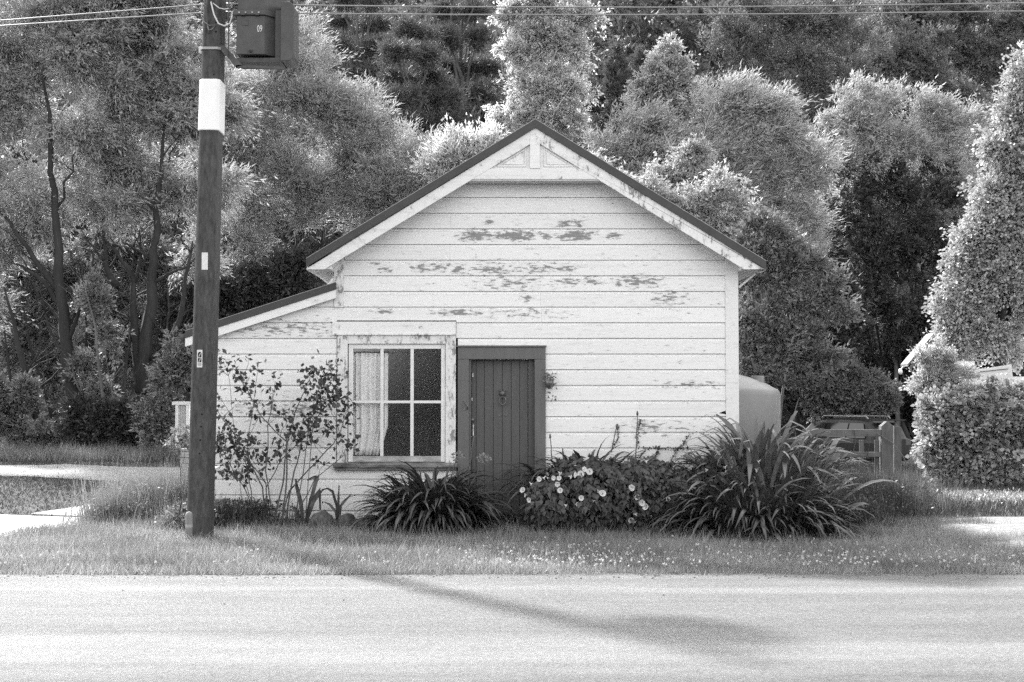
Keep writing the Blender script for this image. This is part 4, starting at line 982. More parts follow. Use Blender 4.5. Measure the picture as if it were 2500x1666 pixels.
tree('willow_tree', 'broad willow with thick many-stemmed dark trunk beside the power pole', 335, 38.6, [(400, 60, 160, 150), (330, 230, 150, 120), (450, 300, 130, 130), (330, 430, 130, 90), (450, 480, 110, 70), (480, 640, 40, 50)],
     'willow', 100000, (.17, .042), 'bark', .15, flow=(.3, 0, -.3), sprig=.55, sub=16,
     px_limbs=[([(335, 1115), (340, 990), (350, 860), (368, 740), (378, 640), (382, 560), (390, 430), (400, 300)], .22, .07), ([(345, 960), (335, 860), (328, 760), (325, 680), (290, 620), (240, 570)], .13, .04), ([(350, 960), (400, 880), (440, 780), (455, 680), (470, 590)], .12, .05),
               ([(360, 880), (420, 840), (480, 760)], .05, .02), ([(375, 690), (430, 660), (490, 645)], .06, .025), ([(330, 690), (345, 620), (340, 560)], .05, .03), ([(285, 700), (262, 660), (255, 600), (250, 500)], .10, .03), ([(312, 1112, -.6), (300, 960, -.4), (318, 820), (322, 700), (330, 560)], .06, .03), ([(372, 1112, -.5), (378, 980), (405, 860), (412, 760), (405, 640)], .055, .025), ([(395, 1112, .8), (420, 980, .8), (450, 880, .8), (480, 800, .8)], .05, .02), ([(300, 1110), (280, 900), (270, 760), (285, 690)], .05, .05)])
tree('slender_tree', 'thin pale sapling stems between the two left willows', 245, 37, [(225, 740, 40, 50), (205, 900, 36, 30), (275, 830, 30, 36), (255, 960, 26, 24)], 'mid', 9000, (.13, .06), 'bark_m', .05, sprig=.3,
     px_limbs=[([(262, 1110), (250, 960), (232, 800), (205, 690)], .05, .02), ([(290, 1110), (280, 1000), (255, 850)], .03, .015), ([(220, 1110), (205, 1000), (190, 900)], .035, .02)])
def shrub(name, label, base_px, Y, specs, mat, n, leaf, cat='shrub', group='shrubs under the trees', **kw):
    return tree(name, label, base_px, Y, specs, mat, n, leaf, r0=kw.pop('r0', .04), cat=cat, group=group, **kw)
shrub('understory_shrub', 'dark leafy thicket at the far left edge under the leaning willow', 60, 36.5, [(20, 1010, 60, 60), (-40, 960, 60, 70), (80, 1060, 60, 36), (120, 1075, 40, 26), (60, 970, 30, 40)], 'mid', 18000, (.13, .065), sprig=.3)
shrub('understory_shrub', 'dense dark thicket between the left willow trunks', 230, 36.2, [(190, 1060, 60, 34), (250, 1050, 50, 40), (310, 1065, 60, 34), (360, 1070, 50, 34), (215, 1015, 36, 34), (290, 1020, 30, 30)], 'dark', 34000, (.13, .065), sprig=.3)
shrub('understory_shrub', 'leafy undergrowth left of the fence panel behind the pole', 400, 34.5, [(420, 930, 40, 60), (455, 880, 40, 60), (390, 1050, 50, 34), (430, 1020, 40, 44), (370, 1000, 30, 30)], 'mid', 16000, (.12, .06), sprig=.3)
shrub('background_bush', 'bright bush seen through the stems at the far left', 60, 43, [(40, 900, 120, 110), (200, 900, 120, 130), (330, 860, 110, 140), (60, 700, 110, 120), (210, 690, 100, 110), (340, 660, 110, 110), (460, 700, 90, 110)], 'mid', 80000, (.17, .06), sprig=.4)
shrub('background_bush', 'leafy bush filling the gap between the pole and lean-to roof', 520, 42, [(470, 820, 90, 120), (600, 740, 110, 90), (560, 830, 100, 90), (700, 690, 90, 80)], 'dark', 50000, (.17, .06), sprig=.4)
# dome willow behind the lean-to
tree('dome_willow_tree', 'rounded feathery willow behind the lean-to with bright upper edge', 690, 44.5, [(700, 250, 150, 140), (840, 290, 130, 120), (940, 400, 110, 110), (1010, 450, 70, 90), (590, 330, 120, 150), (720, 450, 150, 110), (860, 490, 120, 100), (600, 540, 110, 110), (960, 540, 90, 80)],
     'willow', 115000, (.19, .04), 'bark', .12, flow=(.15, 0, .15), sprig=.6, sub=18,
     px_limbs=[([(690, 1100), (690, 800), (700, 640), (690, 520)], .11, .05), ([(650, 1100), (650, 780), (640, 650)], .09, .04), ([(770, 1100), (765, 760), (780, 640), (790, 540)], .08, .04), ([(735, 1100), (730, 800), (718, 650)], .07, .03), ([(850, 1000), (845, 700), (850, 600)], .07, .03), ([(610, 1000), (640, 760), (690, 700)], .08, .03), ([(555, 1000), (530, 720), (590, 560)], .07, .03)])
shrub('pale_bush', 'small pale bush between the dome willow and the gable', 1120, 41, [(1120, 390, 55, 50), (1180, 380, 45, 55), (1080, 430, 50, 50)], 'poplar', 20000, (.15, .05), group='trees behind the cottage', flow=(0, 0, .3), sprig=.5)
# pines on the slope
def pine(label, px, Y, y0, y1, wpx, n, tops=6):
    specs = []
    for i in range(tops):
        u = (i + .5) / tops; yy = y0 + (y1 - y0) * u; wd = wpx * (.35 + .65 * u)
        for s in (-1, 1): specs.append((px + s * wd * random.uniform(.35, .6), yy + random.uniform(-10, 10), wd * .55, (y1 - y0) / tops * .33, random.uniform(-1.5, 1.5)))
    return tree('pine_tree', label, px, Y, specs, 'pine', n, (.26, .035), 'bark_m', .34, sprig=.55, sub=10, flow=(0, 0, .1), fill=.4, twigs=1)
pine('dark spreading pine left of the bright poplar with bare trunk showing', 1125, 72, -60, 330, 120, 70000)
pine('lower dark pine between the dome willow and the poplar', 1010, 66, 60, 330, 120, 50000, 5)
pine('pine on the slope above the dome willow', 880, 76, -60, 200, 110, 40000, 5)
tree('poplar_tree', 'tall bright poplar rising directly behind the gable peak', 1330, 50, [(1340, -30, 120, 70), (1275, 40, 50, 50), (1420, 50, 50, 50), (1340, 80, 80, 60), (1245, 130, 34, 40), (1400, 140, 50, 50), (1310, 150, 60, 50), (1380, 220, 60, 50), (1280, 210, 50, 44), (1330, 270, 70, 50), (1240, 290, 44, 40), (1400, 310, 40, 40), (1290, 350, 90, 44), (1210, 350, 36, 34)],
     'poplar', 62000, (.13, .085), 'birch_bark', .12, flow=(0, 0, -.25), sprig=.4, sub=16)
for i, (px, y0, lab) in enumerate(((1505, 105, 'taller narrow dark conifer right of the bright poplar'), (1565, 120, 'narrow dark conifer beside the birch top'), (1470, 170, 'short dark conifer at the right edge of the poplar'))):
    tree('conifer_tree', lab, px, 64 + i, [(px, y0 + 30, 16, 32), (px - 5, y0 + 85, 28, 40), (px + 6, y0 + 150, 38, 50), (px, y0 + 230, 50, 60)], 'pine', 26000, (.16, .05), 'bark', .12, sprig=.3, flow=(0, 0, .4), sub=12)
tree('birch_tree', 'slim pale-stemmed birch standing above the right roof slope', 1640, 47, [(1625, 130, 28, 34), (1625, 180, 55, 45), (1600, 215, 50, 45), (1660, 230, 55, 50), (1620, 280, 70, 60), (1570, 240, 25, 50)], 'birch', 24000, (.12, .075), 'birch_bark', .05, flow=(.1, 0, -.3), sprig=.4,
     px_limbs=[([(1690, 700), (1660, 420), (1637, 320), (1622, 260), (1612, 210), (1620, 130)], .085, .015), ([(1632, 290), (1636, 250), (1650, 215)], .03, .01), ([(1640, 330), (1655, 280), (1670, 230)], .03, .01)])
tree('birch_tree', 'second birch with short white stem low over the right roof slope', 1680, 42, [(1680, 400, 60, 50), (1640, 460, 60, 50), (1720, 470, 60, 60), (1690, 540, 70, 60)], 'birch', 24000, (.12, .075), 'birch_bark', .05, flow=(.1, 0, -.2), sprig=.4,
     px_limbs=[([(1700, 760), (1690, 520), (1684, 420), (1682, 360)], .07, .02), ([(1690, 500), (1670, 440), (1655, 390)], .03, .012), ([(1640, 620), (1620, 500), (1605, 430)], .03, .015)])
tree('windswept_willow_tree', 'bright wind-swept willow right of the gable peak', 1560, 45.5, [(1540, 330, 80, 70), (1490, 400, 70, 70), (1600, 380, 90, 80), (1530, 470, 90, 70), (1620, 500, 90, 80), (1450, 440, 50, 50), (1590, 560, 90, 60)], 'willow_b', 58000, (.21, .045), 'bark_m', .1, flow=WIND, sprig=.6, sub=16, skirt=True)
tree('windswept_willow_tree', 'large wind-swept willow behind the right eave, brushed to the right', 1800, 45, [(1770, 260, 90, 60), (1840, 290, 80, 60), (1760, 370, 110, 80), (1880, 380, 100, 80), (1950, 440, 70, 80), (1830, 470, 120, 80), (1930, 540, 90, 80)], 'willow_b', 64000, (.21, .045), 'bark_m', .1, flow=WIND, sprig=.6, sub=16, skirt=True)
tree('hillside_tree', 'wide grey-leaved tree on the slope above the wind-swept willows', 1950, 63, [(1850, 60, 110, 60), (1960, 90, 130, 80), (1850, 160, 100, 70), (2070, 120, 110, 90), (1960, 200, 110, 70), (2080, 230, 90, 60), (1790, 110, 60, 60)], 'mid', 70000, (.2, .06), 'bark_m', .16, flow=(.1, 0, .25), sprig=.6, sub=14, twigs=7, skirt=True)
tree('hillside_tree', 'pale-crowned tree at the top edge right of centre', 1900, 70, [(1850, 10, 120, 50), (2000, 0, 140, 55), (1930, -50, 150, 60)], 'willow', 50000, (.22, .07), 'bark_m', .16, flow=(.1, 0, .2), sprig=.6, skirt=True)
tree('hillside_tree', 'dark tree on the slope at the upper right corner', 2330, 72, [(2250, 60, 110, 70), (2380, 80, 120, 90), (2480, 60, 90, 90), (2300, 170, 90, 70), (2420, 200, 100, 80), (2250, 10, 120, 60)], 'mid', 55000, (.22, .08), 'bark', .2, sprig=.5)
tree('hillside_tree', 'grey tree in the middle of the upper right slope', 2200, 66, [(2240, 120, 70, 60), (2170, 190, 70, 60), (2270, 190, 60, 50), (2330, 250, 60, 50)], 'mid', 50000, (.2, .07), 'bark', .15, sprig=.5, skirt=True)
tree('crested_willow_tree', 'bright-topped willow left of the tall ivy-clad tree', 2180, 52, [(2120, 255, 80, 50), (2220, 265, 90, 55), (2060, 310, 70, 50), (2300, 310, 80, 50), (2150, 350, 110, 70), (2260, 380, 90, 70), (2050, 400, 80, 70), (2340, 360, 60, 60)], 'willow_b', 60000, (.2, .05), 'bark_m', .1, flow=(.4, 0, .05), sprig=.55, sub=16, skirt=True)
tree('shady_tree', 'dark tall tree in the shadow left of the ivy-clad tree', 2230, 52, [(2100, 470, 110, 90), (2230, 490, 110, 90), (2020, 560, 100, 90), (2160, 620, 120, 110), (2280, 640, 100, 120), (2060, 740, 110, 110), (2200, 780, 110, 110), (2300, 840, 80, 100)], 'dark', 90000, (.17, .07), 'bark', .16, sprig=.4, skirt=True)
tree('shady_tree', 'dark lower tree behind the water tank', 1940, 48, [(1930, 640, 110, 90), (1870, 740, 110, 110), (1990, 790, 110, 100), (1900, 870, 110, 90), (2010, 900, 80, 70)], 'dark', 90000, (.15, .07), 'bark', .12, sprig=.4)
tree('spreading_bush_tree', 'leafy spreading shrub tree with light-tipped branches under the right eave', 1890, 33, [(1845, 560, 44, 40), (1900, 600, 40, 44), (1830, 650, 60, 60), (1930, 660, 50, 50), (1990, 650, 36, 30), (2020, 700, 40, 30), (1880, 720, 60, 50), (1960, 760, 60, 50), (2040, 770, 36, 36), (1840, 800, 60, 60), (1920, 850, 60, 50), (1990, 880, 50, 40), (1840, 920, 60, 50)], 'mid', 34000, (.12, .06), 'bark_m', .05, sprig=.35, flow=(.2, 0, .15), twigs=6)
tree('mid_bush_tree', 'bright leafy tree just above the right roof slope', 1720, 38, [(1640, 540, 60, 50), (1700, 500, 50, 40), (1760, 470, 44, 40), (1800, 530, 40, 40), (1740, 570, 60, 50), (1800, 610, 40, 40), (1690, 640, 80, 50), (1580, 500, 50, 44), (1510, 470, 50, 40), (1450, 420, 40, 36)], 'birch', 30000, (.12, .065), 'bark_m', .06, sprig=.4, flow=(.15, 0, -.1))
tree('round_bush_tree', 'low rounded bush with a dark hollow beneath beside the car', 2070, 47, [(2050, 940, 70, 40), (2110, 960, 60, 40), (2150, 990, 45, 30), (2000, 960, 60, 50), (2080, 985, 70, 35)], 'mid', 40000, (.13, .06), 'bark_m', .05, cat='bush', sprig=.3)
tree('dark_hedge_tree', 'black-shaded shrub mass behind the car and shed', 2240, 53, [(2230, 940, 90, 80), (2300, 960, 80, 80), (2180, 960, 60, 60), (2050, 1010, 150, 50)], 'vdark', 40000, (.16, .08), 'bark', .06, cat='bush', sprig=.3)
# ivy-clad tree and hedge on the right
tree('ivy_clad_tree', 'tall ivy-clad tree with pointed top along the right edge', 2440, 29, [(2492, 200, 28, 60), (2470, 290, 38, 56), (2510, 340, 46, 90), (2440, 380, 42, 56), (2485, 440, 56, 70), (2412, 470, 46, 56), (2462, 540, 74, 80), (2384, 580, 50, 66), (2432, 640, 76, 80), (2358, 690, 56, 66), (2455, 740, 86, 90), (2332, 780, 52, 60), (2400, 830, 80, 66), (2510, 650, 76, 120), (2312, 836, 44, 48)],
     'ivy', 80000, (.08, .054), 'bark', .2, flow=(0, 0, -.3), sprig=.35, sub=20, subr=(.16, .34))
tree('feathery_climber', 'pale feathery climber heaped over the shed corner', 2290, 25.6, [(2285, 880, 42, 42), (2275, 940, 46, 50), (2320, 930, 40, 40), (2300, 980, 45, 40)], 'feather', 24000, (.06, .022), 'bark_m', .03, cat='climber', group='plants on the right boundary', sprig=.18, sub=16)
tree('ivy_hedge', 'sunlit ivy hedge at the right edge above the gravel drive', 2390, 25.0, [(2300, 1080, 55, 70), (2280, 1010, 35, 50), (2390, 1000, 80, 60), (2480, 980, 80, 70), (2390, 1090, 90, 80), (2490, 1090, 90, 100), (2330, 1130, 70, 50), (2440, 1150, 80, 50), (2560, 1060, 60, 120)],
     'hedge', 34000, (.09, .07), 'bark', .05, cat='hedge', group='plants on the right boundary', flow=(0, 0, -.3), sprig=.25, sub=22, subr=(.15, .32))
# hillside wood: a far mass nobody could count
def hillside():
    lob = []
    for i in range(760):
        y = RNG.uniform(49, 135) if RNG.random() < .7 else RNG.uniform(49, 70); x = RNG.uniform(-.45, .45) * y
        if x > 3 and y < 59: continue
        z = float(terrain(x, y)); r = RNG.uniform(1.2, 2.2) if y < 60 else RNG.uniform(1.6, 3.6)
        lob.append((np.array([x, y, z + r * .7]), np.array([r, r, r * RNG.uniform(.8, 1.3)])))
    for i in range(60):
        px, py = RNG.uniform(1440, 1820), RNG.uniform(-60, 170); Yh = RNG.uniform(68, 84); p = W(px, py, Yh); r = RNG.uniform(1.3, 2.2); lob.append((np.array([p.x, Yh, max(p.z, float(terrain(p.x, Yh)) + .5)]), np.array([r, r, r])))
    me = crown_mesh('hillside_wood', lob, 'wood_far', 430000, (.44, .19), sprig=.9, per=14, sub=8, subr=(.35, .6))
    tag(link('hillside_wood', me), 'dark scrubby wood covering the far hillside', 'wood', kind='stuff')
hillside()

# ------------------------------------------------------------------ garden plants
def strap_leaf(name, length, el0, bend, width, mat, seg=7, kink=None):
    """one strap leaf in the x-z plane from the origin: rises at el0, bends over by bend, folded along the midrib"""
    mb = MB(); p = Vector((0, 0, 0)); th = el0; pts = []
    for i in range(seg + 1):
        pts.append((p.copy(), th)); p = p + Vector((math.cos(th), 0, math.sin(th))) * (length / seg)
        th -= bend / seg * (0.4 + 1.2 * i / seg)
        if kink is not None and i == kink: th -= .9
    for i, (q, th) in enumerate(pts):
        u = i / seg; w = width * (0.75 + .35 * math.sin(u * 2.2)) * (1 if u < .55 else max(0.03, (1 - ((u - .55) / .45) ** 1.8)))
        nrm = Vector((-math.sin(th), 0, math.cos(th)))
        mb.v += [tuple(q + Vector((0, w / 2, 0)) + nrm * w * .16), tuple(q), tuple(q + Vector((0, -w / 2, 0)) + nrm * w * .16)]
    for i in range(seg):
        a = i * 3; mb.f += [(a, a + 1, a + 4, a + 3), (a + 1, a + 2, a + 5, a + 4)]
    me = mb.mesh(name, mat, True)
    at = me.attributes.new('tone', 'FLOAT', 'FACE'); at.data.foreach_set('value', [random.random()] * len(me.polygons))
    return me
def strap_plant(name, label, base, count, R0, variants, spread, scale, cat='plant', group='strap-leaved clumps along the wall', heap=.0):
    t = thing(name, base, label, cat, group)
    for i in range(count):
        u = math.sqrt(random.random()); ang = random.uniform(0, 2 * math.pi)
        r = u * R0
        v = variants[min(len(variants) - 1, int(len(variants) * (.55 * u + .5 * random.random())))]
        o = bpy.data.objects.new('leaf', v); COL.objects.link(o); o.parent = t
        o.location = (r * math.cos(ang) * spread[0], r * math.sin(ang) * spread[1], random.uniform(-.02, .03) + heap * (1 - u * u))
        o.rotation_euler = (random.gauss(0, .22), random.gauss(0, .14), ang + random.gauss(0, .45))
        s = scale * random.uniform(.75, 1.15); o.scale = (s, s * random.uniform(.85, 1.2), s)
    return t
AG = [strap_leaf('agapanthus_leaf', random.uniform(.78, 1.0), e, b, random.uniform(.036, .048), 'strap', 8) for e, b in ((1.5, .9), (1.42, 1.3), (1.38, 1.7), (1.3, 2.0), (1.25, 2.4), (1.2, 1.8), (1.1, 2.6), (1.0, 2.2), (.95, 2.7), (.8, 2.3), (.65, 2.1), (.45, 1.5))]
def inner_leaves(t, variants, n, R0, spread, scale):
    '''the mass of further leaves inside a clump, joined'''
    P, F_ = [], []
    for i in range(n):
        v = random.choice(variants); co = np.empty(len(v.vertices) * 3, np.float32); v.vertices.foreach_get('co', co); co = co.reshape(-1, 3) * scale * random.uniform(.6, 1.0)
        r = math.sqrt(random.random()) * R0; ang = random.uniform(0, 6.283); a2 = ang + random.uniform(-.6, .6); c_, s_ = math.cos(a2), math.sin(a2)
        q = np.stack([co[:, 0] * c_ - co[:, 1] * s_ + r * math.cos(ang) * spread[0], co[:, 0] * s_ + co[:, 1] * c_ + r * math.sin(ang) * spread[1], co[:, 2]], 1)
        off = sum(len(x) for x in P); P.append(q); F_ += [tuple(j + off for j in p.vertices) for p in v.polygons]
    me = bpy.data.meshes.new('inner_leaves'); me.from_pydata(np.concatenate(P).tolist(), [], F_); me.update(); me.materials.append(variants[0].materials[0])
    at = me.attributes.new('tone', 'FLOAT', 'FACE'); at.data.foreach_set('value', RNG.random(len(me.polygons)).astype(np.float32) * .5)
    o = bpy.data.objects.new('inner_leaves', me); COL.objects.link(o); o.parent = t; o['kind'] = 'stuff'
ag1 = strap_plant('agapanthus', 'dense dark agapanthus clump with arching leaves left of the door', G(1056, 1300), 299, .34, AG, (1.1, .8), .94, heap=.24); inner_leaves(ag1, AG, 700, .40, (1.1, .8), .95)
agm = strap_plant('agapanthus', 'agapanthus clump showing above the flowering bindweed right of the door', Vector((hx(1430), HY - .45, .34)), 190, .68, AG, (1.1, .4), .9, heap=.1)
ag2 = strap_plant('agapanthus', 'large agapanthus clump with drooping leaf tips in front of the right corner', G(1850, 1312), 299, .66, AG, (1.15, .6), .95, heap=.2); inner_leaves(ag2, AG, 800, .74, (1.15, .6), .84)
AB = [strap_leaf('broad_leaf', random.uniform(.85, 1.15), e, b, random.uniform(.050, .066), 'strap_b', 8, k) for e, b, k in ((1.45, 1.9, None), (1.3, 2.3, 4), (1.5, 1.4, 6), (1.2, 2.4, None), (1.5, .5, 5), (1.45, 1.2, None), (1.4, 1.7, None), (1.35, 1.0, 5), (1.25, 1.9, None), (1.15, 1.5, 4), (1.05, 2.0, None), (.9, 1.9, None))]
strap_plant('broad_strap_lily', 'tall lily with broad kinked strap leaves against the right corner board', W(1865, 1262, HY - .7) * 1.0 - Vector((0, 0, W(1865, 1262, HY - .7).z - .14)), 299, .70, AB, (1.2, .6), .92, heap=.55)
def umbel(parent, base, head, r, label=None):
    mb = MB(); mb.tube(limb_path(base, head, .02, 5), .007, 6); mb.build('flower_stem', 'stem', parent, smooth=True)
    n_ = 90; d = rand_dir(n_); d[:, 2] = d[:, 2] * .8 + .15; b0 = np.array(head) + d * r * RNG.uniform(.55, .95, n_)[:, None]
    V = leaves(b0, unit(d + RNG.normal(size=(n_, 3)) * .4), rand_dir(n_), RNG.uniform(.3, .5, n_) * r, RNG.uniform(.18, .3, n_) * r)
    link('flower_head', quads_mesh('flower_head', V, RNG.random(n_), 'umbel'), parent)['kind'] = 'stuff'
yb = ag1.location.y
umbel(ag1, W(1085, 1210, yb + .1), W(1117, 1117, yb + .05), .075)
umbel(ag1, W(1130, 1220, yb), W(1182, 1122, yb - .05), .075)
for (a, b_, Yy) in (((1348, 1130), (1343, 1066), HY - .5), ((1552, 1125), (1556, 1010), HY - .4), ((1492, 1105), (1506, 1042), HY - .55)):
    mb = MB(); A, B = W(*a, Yy), W(*b_, Yy); mb.tube(limb_path(A, B, .015, 5), [.008, .007, .007, .006, .006, .005], 6); mb.build('flower_stem', 'stem', agm, smooth=True)
    mb = MB(); mb.lathe([(.0005, -.035), (.012, -.02), (.015, 0), (.008, .025), (.0005, .04)], B, 8); mb.build('flower_bud', 'stem', agm, smooth=True)
mb = MB(); A, B = W(1140, 1200, yb), W(1157, 1068, yb - .02); mb.tube(limb_path(A, B, .015, 5), .006, 6); mb.build('flower_stem', 'stem', ag1, smooth=True)

# bindweed: mounds of hanging heart leaves with white trumpets
def ellip_hit(px, py, c, r):
    d = np.array(ray(px, py)); o_ = (np.array([0, 0, EYE]) - c) / r; dd = d / r
    A = dd @ dd; B = 2 * o_ @ dd; C_ = o_ @ o_ - 1; D = B * B - 4 * A * C_
    if D < 0:
        t_ = -B / (2 * A)
    else: t_ = (-B - math.sqrt(D)) / (2 * A)
    return np.array([0, 0, EYE]) + d * t_
def heart(V, n):  # diamonds with a broad base read as arrow-shaped leaves
    return V
FL = None
def trumpet():
    mb = MB(); mb.lathe([(.003, .055), (.006, .03), (.014, .012), (.026, .002), (.035, 0)], (0, 0, 0), 12, 'Y')
    me = mb.mesh('trumpet', 'petal', True); at = me.attributes.new('tone', 'FLOAT', 'FACE'); at.data.foreach_set('value', [.5] * len(me.polygons))
    mb2 = MB(); return me
TRUMP = trumpet()
def bindweed(label, ells, n, flowers, base):
    t = thing('bindweed', base, label, 'climber', 'bindweed over the garden plants')
    P, U = [], []
    area = np.array([r[0] * r[2] + r[0] * r[1] for c, r in ells]); area /= area.sum()
    for (c, r), a in zip(ells, area):
        k = int(n * a); u = rand_dir(k); u[:, 1] = np.where(RNG.random(k) < .8, -np.abs(u[:, 1]), u[:, 1]); u[:, 2] = np.where(u[:, 2] < -.75, -u[:, 2], u[:, 2])
        bump = .9 + .12 * np.sin(u[:, 0] * 9 + c[0]) * np.sin(u[:, 2] * 8) + RNG.uniform(-.09, .08, k)
        P.append(c + u * r * bump[:, None]); U.append(u)
    P, U = np.concatenate(P), np.concatenate(U); ok = P[:, 2] > .03; P, U = P[ok], U[ok]; k = len(P)
    d = unit(np.array([0, -.25, -1.0]) + U * .35 + RNG.normal(size=(k, 3)) * .35); nr = unit(U + RNG.normal(size=(k, 3)) * .35)
    V = leaves(P, d, nr, RNG.uniform(.055, .10, k), RNG.uniform(.045, .075, k), .28)
    link('foliage', quads_mesh('bindweed_leaves', V, RNG.random(k), 'bind'), t)['kind'] = 'stuff'
    mb = MB()
    for i in range(14):
        c, r = ells[i % len(ells)]; a = Vector(c + r * np.array([random.uniform(-.8, .8), -.6, -.8])); b_ = Vector(c + r * np.array([random.uniform(-.8, .8), -.7, .6])); mb.tube(limb_path(a, b_, .1, 5), .004, 4)
    mb.build('vine_stem', 'stem', t)['kind'] = 'stuff'
    for (fx, fy, s) in flowers:
        best = None
        for c, r in ells:
            h = ellip_hit(fx, fy, c, r * 1.03)
            if best is None or h[1] < best[1]: best = h
        p = Vector(best) + Vector((0, -.02, 0))
        o = bpy.data.objects.new('flower', TRUMP); COL.objects.link(o); o.parent = t; o.location = p - t.location
        o.rotation_euler = (random.uniform(-.6, .5), random.uniform(-3, 3), random.uniform(-.7, .7)) if s > .8 else (random.uniform(-.3, .9), 0, random.choice((-1, 1)) * random.uniform(.9, 1.5))
        o.scale = (s, s, s)
    return t
Yb = 16.75
def EL(px, py, rx, ry, dy=0, ryd=.4):
    c = W(px, py, Yb + dy); return (np.array(c), np.array([rx * Yb / F, ryd, ry * Yb / F]))
fl = [(455, 862, 1), (497, 855, .8), (540, 855, .5), (592, 852, .9), (645, 852, .9), (660, 808, .8), (630, 912, 1), (655, 970, 1), (890, 768, 1), (938, 790, 1.2), (852, 815, 1.3), (800, 820, 1.1), (760, 840, .8), (858, 1043, 1), (1020, 983, .8), (1063, 997, 1.25), (1340, 945, 1.25), (1393, 1037, 1), (1438, 1090, 1.2), (1470, 1127, 1.2), (1690, 1055, .9), (1385, 1200, .75), (1525, 1207, .75), (1585, 1178, .7), (1333, 1257, 1.1), (1380, 1275, .7), (1380, 1335, .75), (295, 965, 1.1), (320, 1015, .8), (357, 1063, 1), (385, 912, .8), (715, 1115, .7), (818, 1102, .7), (968, 1073, .6), (1475, 695, .8), (1808, 1270, .7)]
bindweed('mound of bindweed with many white trumpet flowers right of the door', [EL(1350, 1235, 75, 75, -.05), EL(1440, 1215, 110, 95, 0), EL(1540, 1215, 100, 95, .05), EL(1620, 1215, 70, 80, .1), EL(1680, 1240, 55, 60, 0), EL(1660, 1190, 60, 50, .25), EL(1400, 1170, 70, 60, .25), EL(1490, 1165, 60, 50, .35), EL(1590, 1165, 80, 50, .3)], 6000,
         [(x / 3.92 + 1200, y / 3.92 + 950, s * .95) for x, y, s in fl], G(1450, 1300))
bindweed('bindweed climbing over the left side of the large right-hand clump', [EL(1735, 1150, 45, 40, .2, .2), EL(1715, 1200, 45, 50, .05, .25), EL(1790, 1120, 45, 30, .3, .2), EL(1780, 1180, 50, 35, -.05, .2)], 800,
         [(1723, 1148, .8), (1768, 1142, .8), (1785, 1130, .9), (1850, 1128, .8), (1848, 1150, .8), (1825, 1190, .6)], G(1740, 1300))

# rose bush: bare arching canes with leaves at the tips
def rose():
    base = G(640, 1292); base.y = HY - .55; t = thing('rose_bush', (base.x, base.y, 0), 'straggly rose bush with bare canes in front of the lean-to wall', 'rose bush')
    Y = HY - .55; mb = MB(); tips = []
    canes = [([(655, 1290), (640, 1190), (600, 1100), (555, 1040), (530, 1000)], .011), ([(665, 1290), (690, 1180), (700, 1080), (640, 1020), (605, 960), (586, 915)], .012), ([(640, 1290), (650, 1180), (560, 1070), (540, 1060)], .009), ([(685, 1288), (700, 1180), (700, 1080), (720, 1010), (745, 950), (762, 905)], .012),
             ([(680, 1290), (705, 1200), (790, 1110), (830, 1060), (848, 1000)], .011), ([(690, 1285), (720, 1150), (745, 1060), (790, 1000), (830, 955)], .011), ([(640, 1290), (600, 1200), (560, 1130), (535, 1080)], .009), ([(670, 1290), (650, 1150), (655, 1040), (665, 980), (672, 930)], .009), ([(655, 1290), (650, 1190), (690, 1120), (750, 1060), (800, 1040)], .008),
             ([(620, 1290), (612, 1200), (600, 1120), (610, 1050), (630, 900)], .008), ([(700, 1288), (770, 1170), (840, 1110), (850, 1070)], .007), ([(640, 1280), (600, 1180), (545, 1150)], .007), ([(720, 1040), (760, 1010), (800, 920)], .007), ([(745, 990), (770, 960), (805, 918)], .006), ([(600, 960), (560, 930), (545, 880)], .004)]
    for pts, r in canes:
        off = random.uniform(-.18, .18); P = [W(x, y, Y + off * min(1, i / 2)) for i, (x, y) in enumerate(pts)]; P[0].z = -.02
        fine = []
        for i in range(len(P) - 1):
            for k in range(4): fine.append(P[i].lerp(P[i + 1], k / 4) + Vector((random.gauss(0, .006), random.gauss(0, .006), random.gauss(0, .004))))
        fine.append(P[-1]); m_ = len(fine); mb.tube(fine, [r * (1 - .7 * i / m_) for i in range(m_)], 6)
        tips += [(fine[-1], 1.0), (fine[int(m_ * .85)], .8), (fine[int(m_ * .7)], .5)]
        for q in range(3):
            s = fine[random.randint(m_ // 3, m_ - 2)]; e = s + Vector((random.uniform(-.25, .25), random.uniform(-.15, .1), random.uniform(.05, .35))); mb.tube(limb_path(s, e, .06, 4), [.004, .0035, .003, .0025, .002], 5); tips.append((e, .5))
    mb.build('cane', 'stem', t, smooth=True)
    for x, y, w in ((785, 985, 1.6), (770, 960, 1.3), (745, 1035, 1.4), (700, 1060, 1.6), (735, 1070, 1.2), (610, 1100, 1.6), (590, 1075, 1.5), (565, 1095, 1.3), (640, 1130, 1.2), (600, 1150, 1.2), (620, 1010, .9), (850, 1005, 1.3), (815, 975, 1.2), (830, 960, 1), (762, 915, 1.2), (800, 925, 1.1), (585, 930, 1.0), (600, 945, 1.0), (548, 1070, 1.2), (530, 1060, 1), (690, 1100, 1.2), (620, 1240, 1.4), (590, 1260, 1.4), (640, 1255, 1.2), (560, 1140, 1), (800, 1045, .8)):
        tips.append((W(x, y, Y + random.uniform(-.15, .15)), w * 1.7))
    B, D = [], []
    for p, w in tips:
        k = int(13 * w); q = np.array(p) + RNG.normal(size=(k, 3)) * np.array([.055, .055, .05]) * (.7 + .4 * w); B.append(q)
    B = np.concatenate(B); k = len(B); B = B[B[:, 2] > .04]; k = len(B)
    d = unit(RNG.normal(size=(k, 3)) + np.array([0, 0, -.35])); V = leaves(B, d, rand_dir(k), RNG.uniform(.05, .095, k), RNG.uniform(.036, .062, k), .45)
    link('foliage', quads_mesh('rose_leaves', V, RNG.random(k), 'rose'), t)
